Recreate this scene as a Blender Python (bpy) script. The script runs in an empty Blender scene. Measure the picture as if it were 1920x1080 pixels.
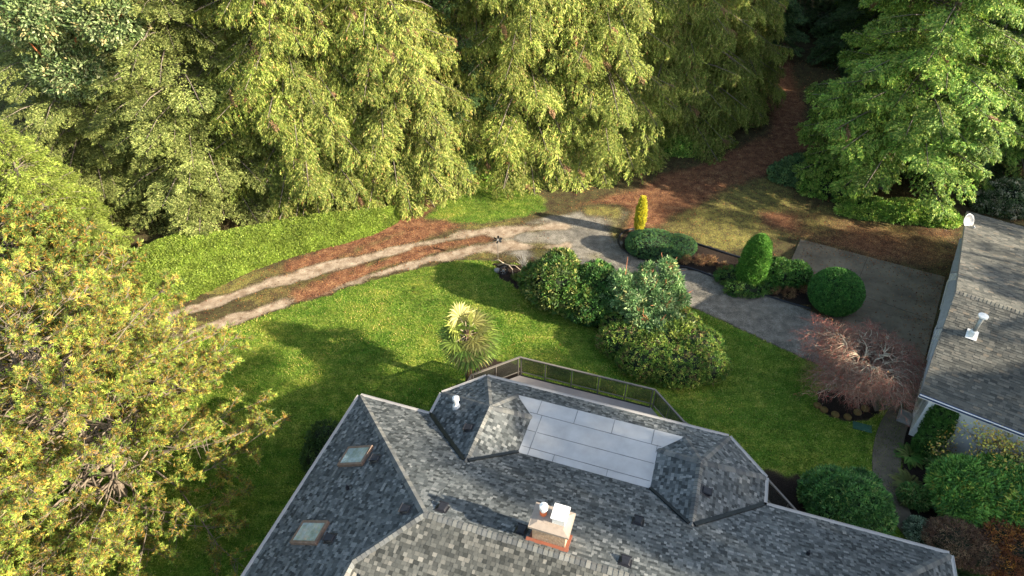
import bpy, bmesh, math, random
import numpy as np
from mathutils import Vector, Matrix

C = bpy.context.scene
R = math.radians
# ------------------------------------------------------------------ camera
CAM_H, PITCH, FPX = 24.0, R(41), 1280.0
cam = bpy.data.objects.new('camera', bpy.data.cameras.new('camera'))
C.collection.objects.link(cam)
cam.location = (0, 0, CAM_H)
cam.rotation_euler = (R(90) - PITCH, 0, 0)
cam.data.sensor_width = 36
cam.data.lens = 24.0
cam.data.clip_end = 2000
C.camera = cam
# ------------------------------------------------------------------ sky and sun
SUN_AZ, SUN_EL = R(-20), R(23)          # azimuth measured from +X
sd = Vector((math.cos(SUN_AZ) * math.cos(SUN_EL), math.sin(SUN_AZ) * math.cos(SUN_EL), math.sin(SUN_EL)))
w = bpy.data.worlds.new('World'); C.world = w; w.use_nodes = True
nt = w.node_tree
sky = nt.nodes.new('ShaderNodeTexSky'); sky.sky_type = 'NISHITA'; sky.sun_disc = False
sky.sun_elevation = SUN_EL; sky.sun_rotation = math.atan2(sd.x, sd.y)
bg = nt.nodes['Background']; bg.inputs[1].default_value = 0.13
wbn = nt.nodes.new('ShaderNodeVectorMath'); wbn.operation = 'MULTIPLY'; wbn.inputs[1].default_value = (1.10, 1.0, .86)   # white balance of the daylight
nt.links.new(sky.outputs[0], wbn.inputs[0]); nt.links.new(wbn.outputs[0], bg.inputs[0])
sun = bpy.data.objects.new('sun', bpy.data.lights.new('sun', 'SUN')); C.collection.objects.link(sun)
sun.data.energy = 5.0; sun.data.angle = R(0.6); sun.data.color = (1.0, 0.89, 0.70)
sun.rotation_euler = sd.to_track_quat('Z', 'Y').to_euler()
C.view_settings.view_transform = 'Standard'; C.view_settings.look = 'None'
C.view_settings.gamma = 1; C.view_settings.exposure = 1.85
C.render.engine = 'CYCLES'
C.cycles.max_bounces = 6; C.cycles.diffuse_bounces = 3; C.cycles.transmission_bounces = 4; C.cycles.transparent_max_bounces = 6

# ------------------------------------------------------------------ survey: a point seen at px,py in the 1920x1080 photo, at height z
def G(px, py, z=0.0):
    u = (px - 960) / FPX; v = (540 - py) / FPX
    c, s = math.cos(PITCH), math.sin(PITCH)
    d = (u, c + v * s, -s + v * c); t = (z - CAM_H) / d[2]
    return (d[0] * t, d[1] * t, z)
def G2(px, py, z=0.0): return G(px, py, z)[:2]

# ------------------------------------------------------------------ materials
def mat(name, base=(.5, .5, .5), rough=.8, attr=None, noise=None, bump=None, metal=0, spec=.3, transl=0, objvar=0):
    """base colour; attr = colour attribute name; noise=(scale, amount, [color2]); bump=(scale, strength, distance)"""
    m = bpy.data.materials.new(name); m.use_nodes = True; n = m.node_tree; L = n.links
    b = n.nodes['Principled BSDF']; out = n.nodes['Material Output']
    b.inputs['Roughness'].default_value = rough; b.inputs['Metallic'].default_value = metal
    b.inputs['Specular IOR Level'].default_value = spec
    col = None
    if attr:
        a = n.nodes.new('ShaderNodeAttribute'); a.attribute_name = attr; col = a.outputs['Color']
    else:
        r = n.nodes.new('ShaderNodeRGB'); r.outputs[0].default_value = (*base, 1); col = r.outputs[0]
    tc = n.nodes.new('ShaderNodeTexCoord')
    if noise:
        t = n.nodes.new('ShaderNodeTexNoise'); t.inputs['Scale'].default_value = noise[0]; t.inputs['Detail'].default_value = 6
        t.inputs['Roughness'].default_value = .65
        L.new(tc.outputs['Object'], t.inputs['Vector'])
        mr = n.nodes.new('ShaderNodeMapRange'); mr.inputs[1].default_value = .3; mr.inputs[2].default_value = .7
        L.new(t.outputs[0], mr.inputs[0])
        if len(noise) > 2:
            mr.inputs[4].default_value = noise[1]
            mx = n.nodes.new('ShaderNodeMix'); mx.data_type = 'RGBA'; L.new(mr.outputs[0], mx.inputs[0])
            L.new(col, mx.inputs[6]); mx.inputs[7].default_value = (*noise[2], 1); col = mx.outputs[2]
        else:
            mr.inputs[3].default_value = 1 - noise[1]; mr.inputs[4].default_value = 1 + noise[1]
            vm = n.nodes.new('ShaderNodeVectorMath'); vm.operation = 'SCALE'
            L.new(col, vm.inputs[0]); L.new(mr.outputs[0], vm.inputs['Scale']); col = vm.outputs[0]
    if objvar:
        oi = n.nodes.new('ShaderNodeObjectInfo'); mr = n.nodes.new('ShaderNodeMapRange')
        mr.inputs[3].default_value = 1 - objvar; mr.inputs[4].default_value = 1 + objvar
        L.new(oi.outputs['Random'], mr.inputs[0])
        vm = n.nodes.new('ShaderNodeVectorMath'); vm.operation = 'SCALE'
        L.new(col, vm.inputs[0]); L.new(mr.outputs[0], vm.inputs['Scale']); col = vm.outputs[0]
    L.new(col, b.inputs['Base Color'])
    if bump:
        t = n.nodes.new('ShaderNodeTexNoise'); t.inputs['Scale'].default_value = bump[0]; t.inputs['Detail'].default_value = 4
        L.new(tc.outputs['Object'], t.inputs['Vector'])
        bp = n.nodes.new('ShaderNodeBump'); bp.inputs['Strength'].default_value = bump[1]; bp.inputs['Distance'].default_value = bump[2]
        L.new(t.outputs[0], bp.inputs['Height']); L.new(bp.outputs[0], b.inputs['Normal'])
    if transl:
        tr = n.nodes.new('ShaderNodeBsdfTranslucent'); L.new(col, tr.inputs[0])
        ms = n.nodes.new('ShaderNodeMixShader'); ms.inputs[0].default_value = transl
        L.new(b.outputs[0], ms.inputs[1]); L.new(tr.outputs[0], ms.inputs[2]); L.new(ms.outputs[0], out.inputs[0])
    return m

M = {}
M['leaf'] = mat('foliage', attr='col', rough=.6, transl=.3, objvar=.10, noise=(1.3, .22))
M['leaf_gloss'] = mat('glossy_foliage', attr='col', rough=.5, spec=.3, transl=.25, noise=(1.7, .2))
M['bark'] = mat('bark', (.24, .20, .165), .9, noise=(6, .8, (.09, .07, .055)), bump=(25, .8, .03))
M['twig'] = mat('pale_twigs', (.24, .195, .145), .85, noise=(5, .9, (.07, .05, .035)))
M['red_bark'] = mat('red_bark', (.42, .13, .06), .6, noise=(8, .5, (.55, .28, .14)))
M['twigcol'] = mat('twigs', attr='col', rough=.8)
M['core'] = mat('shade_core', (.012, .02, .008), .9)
M['shingle'] = mat('asphalt_shingle', attr='col', rough=.85, noise=(45, .18), bump=(160, .5, .004))
M['under'] = mat('roof_underlay', (.08, .085, .09), .9, noise=(6, .3))
M['white'] = mat('white_paint', (.74, .73, .70), .5, noise=(3, .06))
M['gutter'] = mat('gutter_paint', (.40, .375, .35), .45, noise=(4, .35, (.24, .22, .20)))
M['flash'] = mat('dark_flashing', (.02, .024, .027), .4, metal=.3, noise=(5, .3))
M['blackp'] = mat('black_plastic', (.018, .018, .022), .35, noise=(9, .3))
M['siding'] = mat('siding_paint', (.60, .58, .53), .7, noise=(2, .08))
M['brick'] = mat('chimney_stone', (.50, .36, .25), .9, noise=(14, .8, (.30, .18, .10)), bump=(22, 1, .04))
M['crown'] = mat('chimney_crown', (.33, .27, .22), .9, noise=(6, .6, (.22, .18, .15)), bump=(30, .4, .01))
M['copper'] = mat('rust_flashing', (.24, .08, .045), .6, noise=(8, .5, (.12, .05, .04)))
M['orange'] = mat('clay_flue', (.65, .16, .06), .7, noise=(8, .3))
M['deck'] = mat('deck_boards', (.30, .275, .26), .75, noise=(2.5, .5, (.23, .20, .19)))
M['rail'] = mat('rail_metal', (.16, .145, .13), .45, noise=(5, .4, (.09, .08, .07)))
M['soil'] = mat('bed_soil', (.05, .03, .022), .95, noise=(5, .6, (.025, .017, .013)), bump=(35, 1, .03))
M['concrete'] = mat('old_concrete', (.20, .165, .115), .9, noise=(.8, .95, (.085, .07, .05)), bump=(30, .4, .008))
M['path'] = mat('path_concrete', (.16, .13, .09), .9, noise=(1.6, .85, (.075, .062, .045)), bump=(30, .4, .008))
M['steel'] = mat('weathered_steel', (.30, .31, .30), .45, metal=.6, noise=(6, .3))
M['galv'] = mat('grey_metal', (.34, .34, .345), .4, metal=.2, noise=(6, .15))
M['stone'] = mat('pale_stone', (.30, .29, .27), .9, noise=(9, .6, (.16, .15, .13)), bump=(30, .6, .01))
M['moss'] = mat('mossy_rock', (.13, .11, .03), .95, noise=(6, .8, (.16, .07, .03)), bump=(20, 1, .04))
M['rubber'] = mat('rubber', (.03, .03, .033), .6, noise=(8, .3))
M['drift'] = mat('driftwood', (.44, .34, .24), .85, noise=(8, .4))
M['green_lid'] = mat('green_plastic', (.04, .105, .07), .6, noise=(6, .2))
M['blue_metal'] = mat('dark_blue_trim', (.03, .05, .12), .4, noise=(5, .2))
M['trunk_palm'] = mat('palm_fibre', (.13, .08, .045), .95, noise=(12, .7, (.24, .16, .09)), bump=(30, 1, .05))
def glass(name, col, rough=.05, alpha=.35):
    m = bpy.data.materials.new(name); m.use_nodes = True; n = m.node_tree
    b = n.nodes['Principled BSDF']; b.inputs['Base Color'].default_value = (*col, 1); b.inputs['Roughness'].default_value = rough
    b.inputs['Alpha'].default_value = alpha; b.inputs['Specular IOR Level'].default_value = .6
    return m
M['tint'] = glass('smoked_glass', (.025, .027, .02), .08, .45)
M['skyglass'] = mat('skylight_glass', (.17, .21, .15), .04, spec=.9, noise=(3.2, .75, (.42, .50, .55)))  # pale blotches in the glass colour stand for bright reflections

# ------------------------------------------------------------------ object helpers
COL = C.collection
def tag(o, label=None, cat=None, group=None, kind=None):
    if label: o['label'] = label
    if cat: o['category'] = cat
    if group: o['group'] = group
    if kind: o['kind'] = kind
    return o
def thing(name, label, cat, loc=(0, 0, 0), rz=0, group=None):
    o = bpy.data.objects.new(name, None); COL.objects.link(o)
    o.location = loc; o.rotation_euler = (0, 0, rz); o.empty_display_size = .2
    return tag(o, label, cat, group)
def link(name, me, m, parent=None):
    o = bpy.data.objects.new(name, me); COL.objects.link(o)
    if m is not None:
        for x in (m if isinstance(m, (list, tuple)) else [m]): me.materials.append(x)
    if parent: o.parent = parent
    return o
def npmesh(name, V, F, m, parent=None, col=None, midx=None, smooth=False):
    """V (N,3), F (M,k) with one k, or a list of such arrays"""
    if not isinstance(F, list): F = [F]
    F = [np.asarray(f, dtype=np.int32) for f in F if len(f)]
    me = bpy.data.meshes.new(name)
    V = np.asarray(V, dtype=np.float32)
    me.vertices.add(len(V)); me.vertices.foreach_set('co', V.ravel())
    nl = sum(f.size for f in F); npoly = sum(len(f) for f in F)
    me.loops.add(nl); me.polygons.add(npoly)
    me.loops.foreach_set('vertex_index', np.concatenate([f.ravel() for f in F]))
    st = []; k0 = 0
    for f in F:
        st.append(k0 + np.arange(len(f), dtype=np.int32) * f.shape[1]); k0 += f.size
    me.polygons.foreach_set('loop_start', np.concatenate(st).astype(np.int32))
    if midx is not None: me.polygons.foreach_set('material_index', np.asarray(midx, dtype=np.int32))
    if smooth: me.polygons.foreach_set('use_smooth', np.ones(npoly, dtype=bool))
    me.update(calc_edges=True)
    if col is not None:
        a = me.attributes.new('col', 'FLOAT_COLOR', 'FACE')
        cc = np.ones((npoly, 4), dtype=np.float32); cc[:, :3] = col
        a.data.foreach_set('color', cc.ravel())
    return link(name, me, m, parent)
class MB:
    """collects boxes, prisms and tubes into one mesh"""
    def __init__(s): s.v = []; s.f = []
    def add(s, vs, fs):
        k = len(s.v); s.v += [tuple(v) for v in vs]; s.f += [tuple(k + i for i in f) for f in fs]; return s
    def box(s, x0, x1, y0, y1, z0, z1, mtx=None):
        vs = [(x, y, z) for z in (z0, z1) for x, y in ((x0, y0), (x1, y0), (x1, y1), (x0, y1))]
        if mtx is not None: vs = [mtx @ Vector(v) for v in vs]
        return s.add(vs, [(3, 2, 1, 0), (4, 5, 6, 7), (0, 1, 5, 4), (1, 2, 6, 5), (2, 3, 7, 6), (3, 0, 4, 7)])
    def prism(s, poly, z0, z1):
        n = len(poly); a = sum(poly[i][0] * poly[(i + 1) % n][1] - poly[(i + 1) % n][0] * poly[i][1] for i in range(n))
        if a < 0: poly = poly[::-1]
        vs = [(p[0], p[1], z0) for p in poly] + [(p[0], p[1], z1) for p in poly]
        return s.add(vs, [tuple(range(n))[::-1], tuple(range(n, 2 * n))] + [(i, (i + 1) % n, n + (i + 1) % n, n + i) for i in range(n)])
    def tube(s, pts, rad, n=8, cap=True):
        pts = [Vector(p) for p in pts]; rad = rad if isinstance(rad, (list, tuple)) else [rad] * len(pts)
        rings = []
        for i, p in enumerate(pts):
            d = (pts[min(i + 1, len(pts) - 1)] - pts[max(i - 1, 0)]).normalized()
            a = Vector((0, 0, 1)) if abs(d.z) < .9 else Vector((1, 0, 0))
            x = d.cross(a).normalized(); y = d.cross(x)
            rings.append([p + (x * math.cos(t) + y * math.sin(t)) * rad[i] for t in [2 * math.pi * k / n for k in range(n)]])
        vs = [v for r in rings for v in r]; fs = []
        for i in range(len(pts) - 1):
            for k in range(n): fs.append((i * n + k, i * n + (k + 1) % n, (i + 1) * n + (k + 1) % n, (i + 1) * n + k))
        if cap: fs += [tuple(range(n)), tuple(range((len(pts) - 1) * n, len(pts) * n))[::-1]]
        return s.add(vs, fs)
    def bar(s, a, b, wd, ht):
        a = Vector(a); b = Vector(b); d = (b - a).normalized(); up = Vector((0, 0, 1)) if abs(d.z) < .95 else Vector((1, 0, 0))
        x = d.cross(up).normalized(); y = x.cross(d)
        vs = [p + x * i * wd / 2 + y * j * ht / 2 for p in (a, b) for i, j in ((-1, -1), (1, -1), (1, 1), (-1, 1))]
        return s.add(vs, [(0, 1, 2, 3), (7, 6, 5, 4), (0, 4, 5, 1), (1, 5, 6, 2), (2, 6, 7, 3), (3, 7, 4, 0)])
    def build(s, name, m, parent=None, smooth=False, bevel=0):
        me = bpy.data.meshes.new(name); me.from_pydata(s.v, [], s.f); me.update()
        bm = bmesh.new(); bm.from_mesh(me); bmesh.ops.recalc_face_normals(bm, faces=bm.faces); bm.to_mesh(me); bm.free()
        if smooth:
            for p in me.polygons: p.use_smooth = True
        o = link(name, me, m, parent)
        if bevel:
            md = o.modifiers.new('bevel', 'BEVEL'); md.width = bevel; md.segments = 2; md.limit_method = 'ANGLE'
        return o

# ------------------------------------------------------------------ foliage kit (numpy)
def nrm(a): return a / np.maximum(np.linalg.norm(a, axis=-1, keepdims=True), 1e-9)
def leaf_quads(P, D, N, Ln, Wd, split=.45):
    D = nrm(D); S = nrm(np.cross(D, N)); Ln = np.asarray(Ln).reshape(-1, 1); Wd = np.asarray(Wd).reshape(-1, 1)
    V = np.stack([P, P + D * Ln * split + S * Wd / 2, P + D * Ln, P + D * Ln * split - S * Wd / 2], 1).reshape(-1, 3)
    return V, np.arange(len(V), dtype=np.int32).reshape(-1, 4)
def palette(rng, n, cols, wts=None, jit=.25):
    cols = np.array(cols); wts = np.array(wts if wts is not None else np.ones(len(cols)), float); wts /= wts.sum()
    c = cols[rng.choice(len(cols), n, p=wts)]
    return c * (1 + jit * (rng.random((n, 1)) * 2 - 1))
def tubes_np(A, B, ra, rb, n=4):
    """many straight tapered tubes"""
    A = np.asarray(A); B = np.asarray(B); m = len(A); D = nrm(B - A)
    up = np.where(np.abs(D[:, 2:3]) < .9, np.array([[0, 0, 1.]]), np.array([[1., 0, 0]]))
    X = nrm(np.cross(D, up)); Y = np.cross(D, X); V = []
    for P, r in ((A, ra), (B, rb)):
        r = np.broadcast_to(np.asarray(r, float), (m,)).reshape(-1, 1)
        for k in range(n):
            t = 2 * math.pi * k / n; V.append(P + (X * math.cos(t) + Y * math.sin(t)) * r)
    V = np.stack(V, 1).reshape(-1, 3); base = np.arange(m)[:, None] * 2 * n
    F = np.concatenate([base + np.array([[k, (k + 1) % n, n + (k + 1) % n, n + k]]) for k in range(n)], 0)
    return V, F
def join(parts):
    V = []; F = []; Cc = []; k = 0
    for p in parts:
        V.append(p[0]); F.append(p[1] + k); k += len(p[0])
        if len(p) > 2: Cc.append(p[2])
    return np.concatenate(V), np.concatenate(F), (np.concatenate(Cc) if Cc else None)

def conifer(rng, H, R0, z0, nleaf, nbr, style, cols, wts, lean=0.0, power=.75, leafL=.22, leafW=.09, top_r=.0):
    """returns crown (V,F,col) and wood (V,F). style: 'fir' flat layered plates, 'cedar' hanging sprays"""
    bz = z0 + (H - z0) * (rng.random(nbr) ** 1.15) * .985
    az = rng.random(nbr) * 2 * math.pi
    frac = (bz - z0) / (H - z0)
    bl = R0 * np.clip((1 - frac), 0, 1) ** power * (.72 + .42 * rng.random(nbr)) + .25
    bl *= np.where(frac < .06, .85, 1)
    if style == 'fir': rise, dr = .10 + .25 * frac + .12 * rng.standard_normal(nbr), .22 + .2 * rng.random(nbr)
    elif style == 'up': rise, dr = .75 + .2 * rng.standard_normal(nbr), .05 + .1 * rng.random(nbr)
    else: rise, dr = .06 + .35 * frac + .14 * rng.standard_normal(nbr), (.26 + .26 * rng.random(nbr)) * (.6 if style == 'cedarflat' else 1)
    out = np.stack([np.cos(az), np.sin(az), 0 * az], 1); lat = np.stack([-np.sin(az), np.cos(az), 0 * az], 1)
    def axis(i, t): # point on branch i
        l = bl[i]
        return out[i] * (l * t)[:, None] + np.stack([0 * t, 0 * t, bz[i] + l * (rise[i] * t - dr[i] * t * t)], 1)
    wt = bl ** 1.7; wt /= wt.sum()
    i = rng.choice(nbr, nleaf, p=wt)
    t = .18 + .82 * rng.random(nleaf) ** .55
    # twigs: quantised positions along the branch, each with its own length, droop and hue
    step = .30; tw = np.floor(t * bl[i] / step); t2 = np.clip((tw * step + .06 * rng.standard_normal(nleaf)) / bl[i], .05, 1.02)
    key = (i * 97 + tw.astype(int) * 31) % 4096
    r1 = rng.random(4096)[key]; r2 = rng.random(4096)[key]; sgn = np.where(rng.random(nleaf) < .5, -1., 1.)
    wmax = (.20 + .42 * bl[i] * (1.05 - t2) ** .8) * (.6 + .7 * r1)
    wmax = np.minimum(wmax, 1.25) if style.startswith('cedar') else np.minimum(wmax, 1.6)
    s = rng.random(nleaf) ** .7
    fwd = .55
    side = nrm(lat[i] * sgn[:, None] + out[i] * fwd)
    P = axis(i, t2) + side * (wmax * s)[:, None]
    if style.startswith('cedar'):
        q_ = .55 if style == 'cedarflat' else 1.
        hang = (.32 + .62 * r2) * s ** 1.5 * wmax * q_
        P[:, 2] -= hang + rng.random(nleaf) ** 1.5 * .38 * q_
        D = side * (.35 + .4 * rng.random((nleaf, 1))) + np.array([0, 0, -1.]) * (.45 + .8 * rng.random((nleaf, 1))) * q_ + .36 * rng.standard_normal((nleaf, 3))
        N = nrm(out[i] * .9 + np.array([0, 0, .6]) + .55 * rng.standard_normal((nleaf, 3)))
    elif style == 'up':
        P[:, 2] += .3 * s * wmax
        D = side + out[i] * .4 + np.array([0, 0, .55]) + .3 * rng.standard_normal((nleaf, 3))
        N = nrm(np.array([0, 0, 1.]) + .6 * rng.standard_normal((nleaf, 3)))
    else:
        P[:, 2] -= .18 * s * wmax; P[:, 2] += .05 * rng.standard_normal(nleaf)
        D = side + out[i] * .35 + .45 * rng.standard_normal((nleaf, 3)) * np.array([1, 1, .6]) + np.array([0, 0, -.12])
        N = nrm(np.array([0, 0, 1.]) + .45 * rng.standard_normal((nleaf, 3)))
    L = leafL * (.6 + .8 * rng.random(nleaf)); W = leafW * (.7 + .6 * rng.random(nleaf))
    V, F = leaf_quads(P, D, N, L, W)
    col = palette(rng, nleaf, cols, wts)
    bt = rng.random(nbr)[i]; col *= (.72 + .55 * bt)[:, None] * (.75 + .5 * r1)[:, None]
    if style.startswith('cedar'):
        dead = (((i * 57 + tw.astype(int) * 13) % 97) < (4 if style == 'cedar' else 1)) & (sgn > 0)
        col[dead] = np.array([[.27, .16, .08]]) * (.6 + .8 * rng.random((dead.sum(), 1)))
    # older inner foliage browner
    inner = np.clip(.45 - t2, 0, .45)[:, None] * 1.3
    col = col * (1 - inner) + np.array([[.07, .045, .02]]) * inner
    # wood
    A = []; B = []; ra = []; rb = []
    ii = np.arange(nbr)
    for a, b in ((0, .33), (.33, .66), (.66, .97)):
        A.append(axis(ii, np.full(nbr, a))); B.append(axis(ii, np.full(nbr, b)))
        rr = .012 + .011 * bl; ra.append(rr * (1 - a * .85)); rb.append(rr * (1 - b * .85))
    Vw, Fw = tubes_np(np.concatenate(A), np.concatenate(B), np.concatenate(ra), np.concatenate(rb))
    zs = np.linspace(-.1, H * .98, 12); rt = .018 * H * (1 - zs / H * .95); rt[0] *= 1.5; rt[1] *= 1.08
    ps = np.stack([.12 * np.sin(zs * .5), .1 * np.cos(zs * .37), zs], 1)
    Vt, Ft = tubes_np(ps[:-1], ps[1:], rt[:-1], rt[1:], 8)
    return (V, F, col), join([(Vw, Fw), (Vt, Ft)])[:2]

def pine(rng, H, R0, z0, nbr, ntuft, cols, wts, blades=13, bl_len=.15, power=.5, bw=.03):
    """open crowned pine: boughs with shoots, each shoot end carries a tuft of needles"""
    bz = z0 + (H - z0) * rng.random(nbr) ** .9 * .96; az = rng.random(nbr) * 2 * math.pi
    fr = (bz - z0) / (H - z0); bl = R0 * np.clip(1 - fr ** 1.5, .03, 1) ** power * (.65 + .45 * rng.random(nbr))
    rise = -.05 + .26 * fr + .12 * rng.standard_normal(nbr); cur = .12 + .2 * rng.random(nbr)
    out = np.stack([np.cos(az), np.sin(az), 0 * az], 1); lat = np.stack([-np.sin(az), np.cos(az), 0 * az], 1)
    def axis(i, t):
        l = bl[i]; return out[i] * (l * t)[:, None] + np.stack([0 * t, 0 * t, bz[i] + l * (rise[i] * t + cur[i] * t * t * .6)], 1) + lat[i] * (l * .12 * np.sin(t * 4 + i))[:, None]
    # secondary boughs
    ns = nbr * 12; i = rng.choice(nbr, ns, p=bl / bl.sum()); t = .25 + .75 * rng.random(ns) ** .7
    sg = np.where(rng.random(ns) < .5, -1., 1.)
    sdir = nrm(out[i] * .8 + lat[i] * (sg * (.5 + .6 * rng.random(ns)))[:, None] + np.array([0, 0, 1.]) * (.15 + .45 * rng.standard_normal(ns))[:, None])
    sl = (.35 + .32 * bl[i] * (1.1 - t)) * (.6 + .7 * rng.random(ns)); sA = axis(i, t); sB = sA + sdir * sl[:, None]
    # tertiary twigs ending in tufts
    per_ = 6; nc_ = ntuft // per_; ntuft = nc_ * per_
    jc = rng.choice(ns, nc_, p=sl / sl.sum()); u = rng.random(nc_) ** .45
    cA = sA[jc] + sdir[jc] * (sl[jc] * u)[:, None]
    cd = nrm(sdir[jc] * .9 + .7 * rng.standard_normal((nc_, 3)) + np.array([0, 0, .6])); cl_ = .12 + .20 * rng.random(nc_)
    kc = np.repeat(np.arange(nc_), per_); j = jc[kc]; ctone = (.35 + 1.15 * rng.random(nc_))[kc]
    tA = cA[kc] + cd[kc] * (cl_[kc] * .4 * rng.random(ntuft))[:, None]
    td = nrm(cd[kc] + .42 * rng.standard_normal((ntuft, 3)))
    tl = cl_[kc] * (.7 + .4 * rng.random(ntuft)); tB = tA + td * tl[:, None]
    # tufts
    n = ntuft * blades; k = np.repeat(np.arange(ntuft), blades)
    off = -rng.random(n) * .20
    P = tB[k] + td[k] * off[:, None]
    D = nrm(td[k] * 1.1 + .62 * rng.standard_normal((n, 3)))
    N = nrm(rng.standard_normal((n, 3)))
    V, F = leaf_quads(P, D, N, bl_len * (.7 + .6 * rng.random(n)), bw * (.8 + .5 * rng.random(n)), .5)
    tc = palette(rng, ntuft, cols, wts, .25); bc = rng.random(ns)[j]; tc = tc * (.75 + .45 * bc)[:, None] * ctone[:, None]
    col = tc[k] * (1 + .25 * (rng.random((n, 1)) - .5))
    old = (off < -.11) & (rng.random(n) < .55)              # last year's needles turned orange
    col[old] = np.array([.50, .28, .05]) * (.7 + .6 * rng.random((old.sum(), 1)))
    ii = np.arange(nbr); A = []; B = []; ra = []; rb = []
    for a in np.arange(0, 1, .2):
        A.append(axis(ii, np.full(nbr, a))); B.append(axis(ii, np.full(nbr, a + .2))); rr = .010 + .0065 * bl
        ra.append(rr * (1 - a * .85)); rb.append(rr * (1 - (a + .2) * .85))
    A += [sA, tA]; B += [sB, tB]; ra += [.014 * np.ones(ns), .006 * np.ones(ntuft)]; rb += [.006 * np.ones(ns), .004 * np.ones(ntuft)]
    Vw, Fw = tubes_np(np.concatenate(A), np.concatenate(B), np.concatenate(ra), np.concatenate(rb))
    zs = np.linspace(-.1, H * .97, 10); rt = .02 * H * (1 - zs / H * .93)
    ps = np.stack([.2 * np.sin(zs * .5), .15 * np.cos(zs * .4), zs], 1)
    Vt, Ft = tubes_np(ps[:-1], ps[1:], rt[:-1], rt[1:], 8)
    return (V, F, col), join([(Vw, Fw), (Vt, Ft)])[:2]

def lobes_points(rng, lobes, n, shell=.75, zmin=.02, floor_cut=True):
    """random points in the outer shells of ellipsoids (cx,cy,cz,rx,ry,rz), skipping the insides of the others"""
    L = np.array(lobes, float); area = (L[:, 3] * L[:, 4] + L[:, 3] * L[:, 5] + L[:, 4] * L[:, 5]); area /= area.sum()
    out = []; on = []; li = []; got = 0
    while got < n:
        m = int((n - got) * 1.9) + 50
        i = rng.choice(len(L), m, p=area); d = nrm(rng.standard_normal((m, 3)))
        r = shell + (1 - shell) * rng.random(m) ** .5
        P = L[i, :3] + d * L[i, 3:] * r[:, None]
        ok = P[:, 2] > zmin
        for k in range(len(L)):
            q = ((P - L[k, :3]) / L[k, 3:]); ins = (q * q).sum(1) < (shell * .92) ** 2
            ok &= ~(ins & (i != k))
        P = P[ok]; N = nrm(d[ok] / L[i[ok], 3:]); out.append(P); on.append(N); li.append(i[ok]); got += len(P)
    return np.concatenate(out)[:n], np.concatenate(on)[:n], np.concatenate(li)[:n]
def shrub_mesh(rng, lobes, nclump, per, clump_r, leafL, leafW, cols, wts=None, shell=.8, hang=0, droop=.0, spread=.9, clumpvar=.35, jit=.2, lobevar=.0):
    """leaf rosettes on ellipsoid lobes; every rosette has its own tone"""
    Pc, Nc, li = lobes_points(rng, lobes, nclump, shell)
    k = np.repeat(np.arange(nclump), per); n = len(k)
    o = nrm(rng.standard_normal((n, 3)) + Nc[k] * .8)
    P = Pc[k] + o * (clump_r * rng.random(n) ** .6)[:, None]
    P[:, 2] = np.maximum(P[:, 2], .02)
    D = o * .7 + Nc[k] * .35 + spread * .5 * rng.standard_normal((n, 3)) + np.array([0, 0, -droop])
    N = nrm(Nc[k] * .9 + .6 * rng.standard_normal((n, 3)) + np.array([0, 0, .4]))
    V, F = leaf_quads(P, D, N, leafL * (.65 + .7 * rng.random(n)), leafW * (.7 + .6 * rng.random(n)))
    cc = 1.25 * palette(rng, nclump, cols, wts, jit) * (1 - clumpvar + 2 * clumpvar * rng.random((nclump, 1)))
    if lobevar: cc *= (1 - lobevar + 2 * lobevar * rng.random((len(lobes), 1)))[li]
    return V, F, cc[k] * (1 + .18 * (rng.random((n, 1)) - .5))
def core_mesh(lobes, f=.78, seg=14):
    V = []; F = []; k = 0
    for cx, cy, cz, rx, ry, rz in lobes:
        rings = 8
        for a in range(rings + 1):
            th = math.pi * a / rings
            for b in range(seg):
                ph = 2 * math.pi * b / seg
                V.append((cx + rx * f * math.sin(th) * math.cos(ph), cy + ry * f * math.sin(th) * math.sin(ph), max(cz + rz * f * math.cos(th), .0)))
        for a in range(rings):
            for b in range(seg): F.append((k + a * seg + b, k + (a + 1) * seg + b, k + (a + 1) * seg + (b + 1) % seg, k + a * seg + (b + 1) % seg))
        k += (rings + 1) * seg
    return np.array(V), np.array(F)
def shrub(name, label, cat, loc, lobes, nclump, per, cr, lL, lW, cols, wts=None, seed=1, core=.78, gloss=False, group=None, part='foliage', **kw):
    """thing > foliage, stem"""
    rng = np.random.default_rng(seed)
    t = thing(name, label, cat, loc, 0, group)
    V, F, col = shrub_mesh(rng, lobes, nclump, per, cr, lL, lW, cols, wts, **kw)
    mi = np.zeros(len(F), int)
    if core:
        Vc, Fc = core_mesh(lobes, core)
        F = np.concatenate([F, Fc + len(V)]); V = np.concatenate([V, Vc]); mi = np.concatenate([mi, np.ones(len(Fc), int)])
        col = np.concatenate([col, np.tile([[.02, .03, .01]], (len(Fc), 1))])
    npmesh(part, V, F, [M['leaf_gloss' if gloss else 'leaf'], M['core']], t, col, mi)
    # stems from the base up into every lobe
    A = []; B = []
    for l in lobes:
        for q in range(3):
            b = np.array([l[0], l[1], max(l[2], .05)]) + rng.standard_normal(3) * np.array([l[3], l[4], l[5] * .3]) * .25; b[2] = max(b[2], .05)
            A.append([0, 0, -.02]); B.append(b)
    Vs, Fs = tubes_np(A, B, .035, .012, 5)
    npmesh('stem', Vs, Fs, M['bark'], t)
    return t

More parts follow.
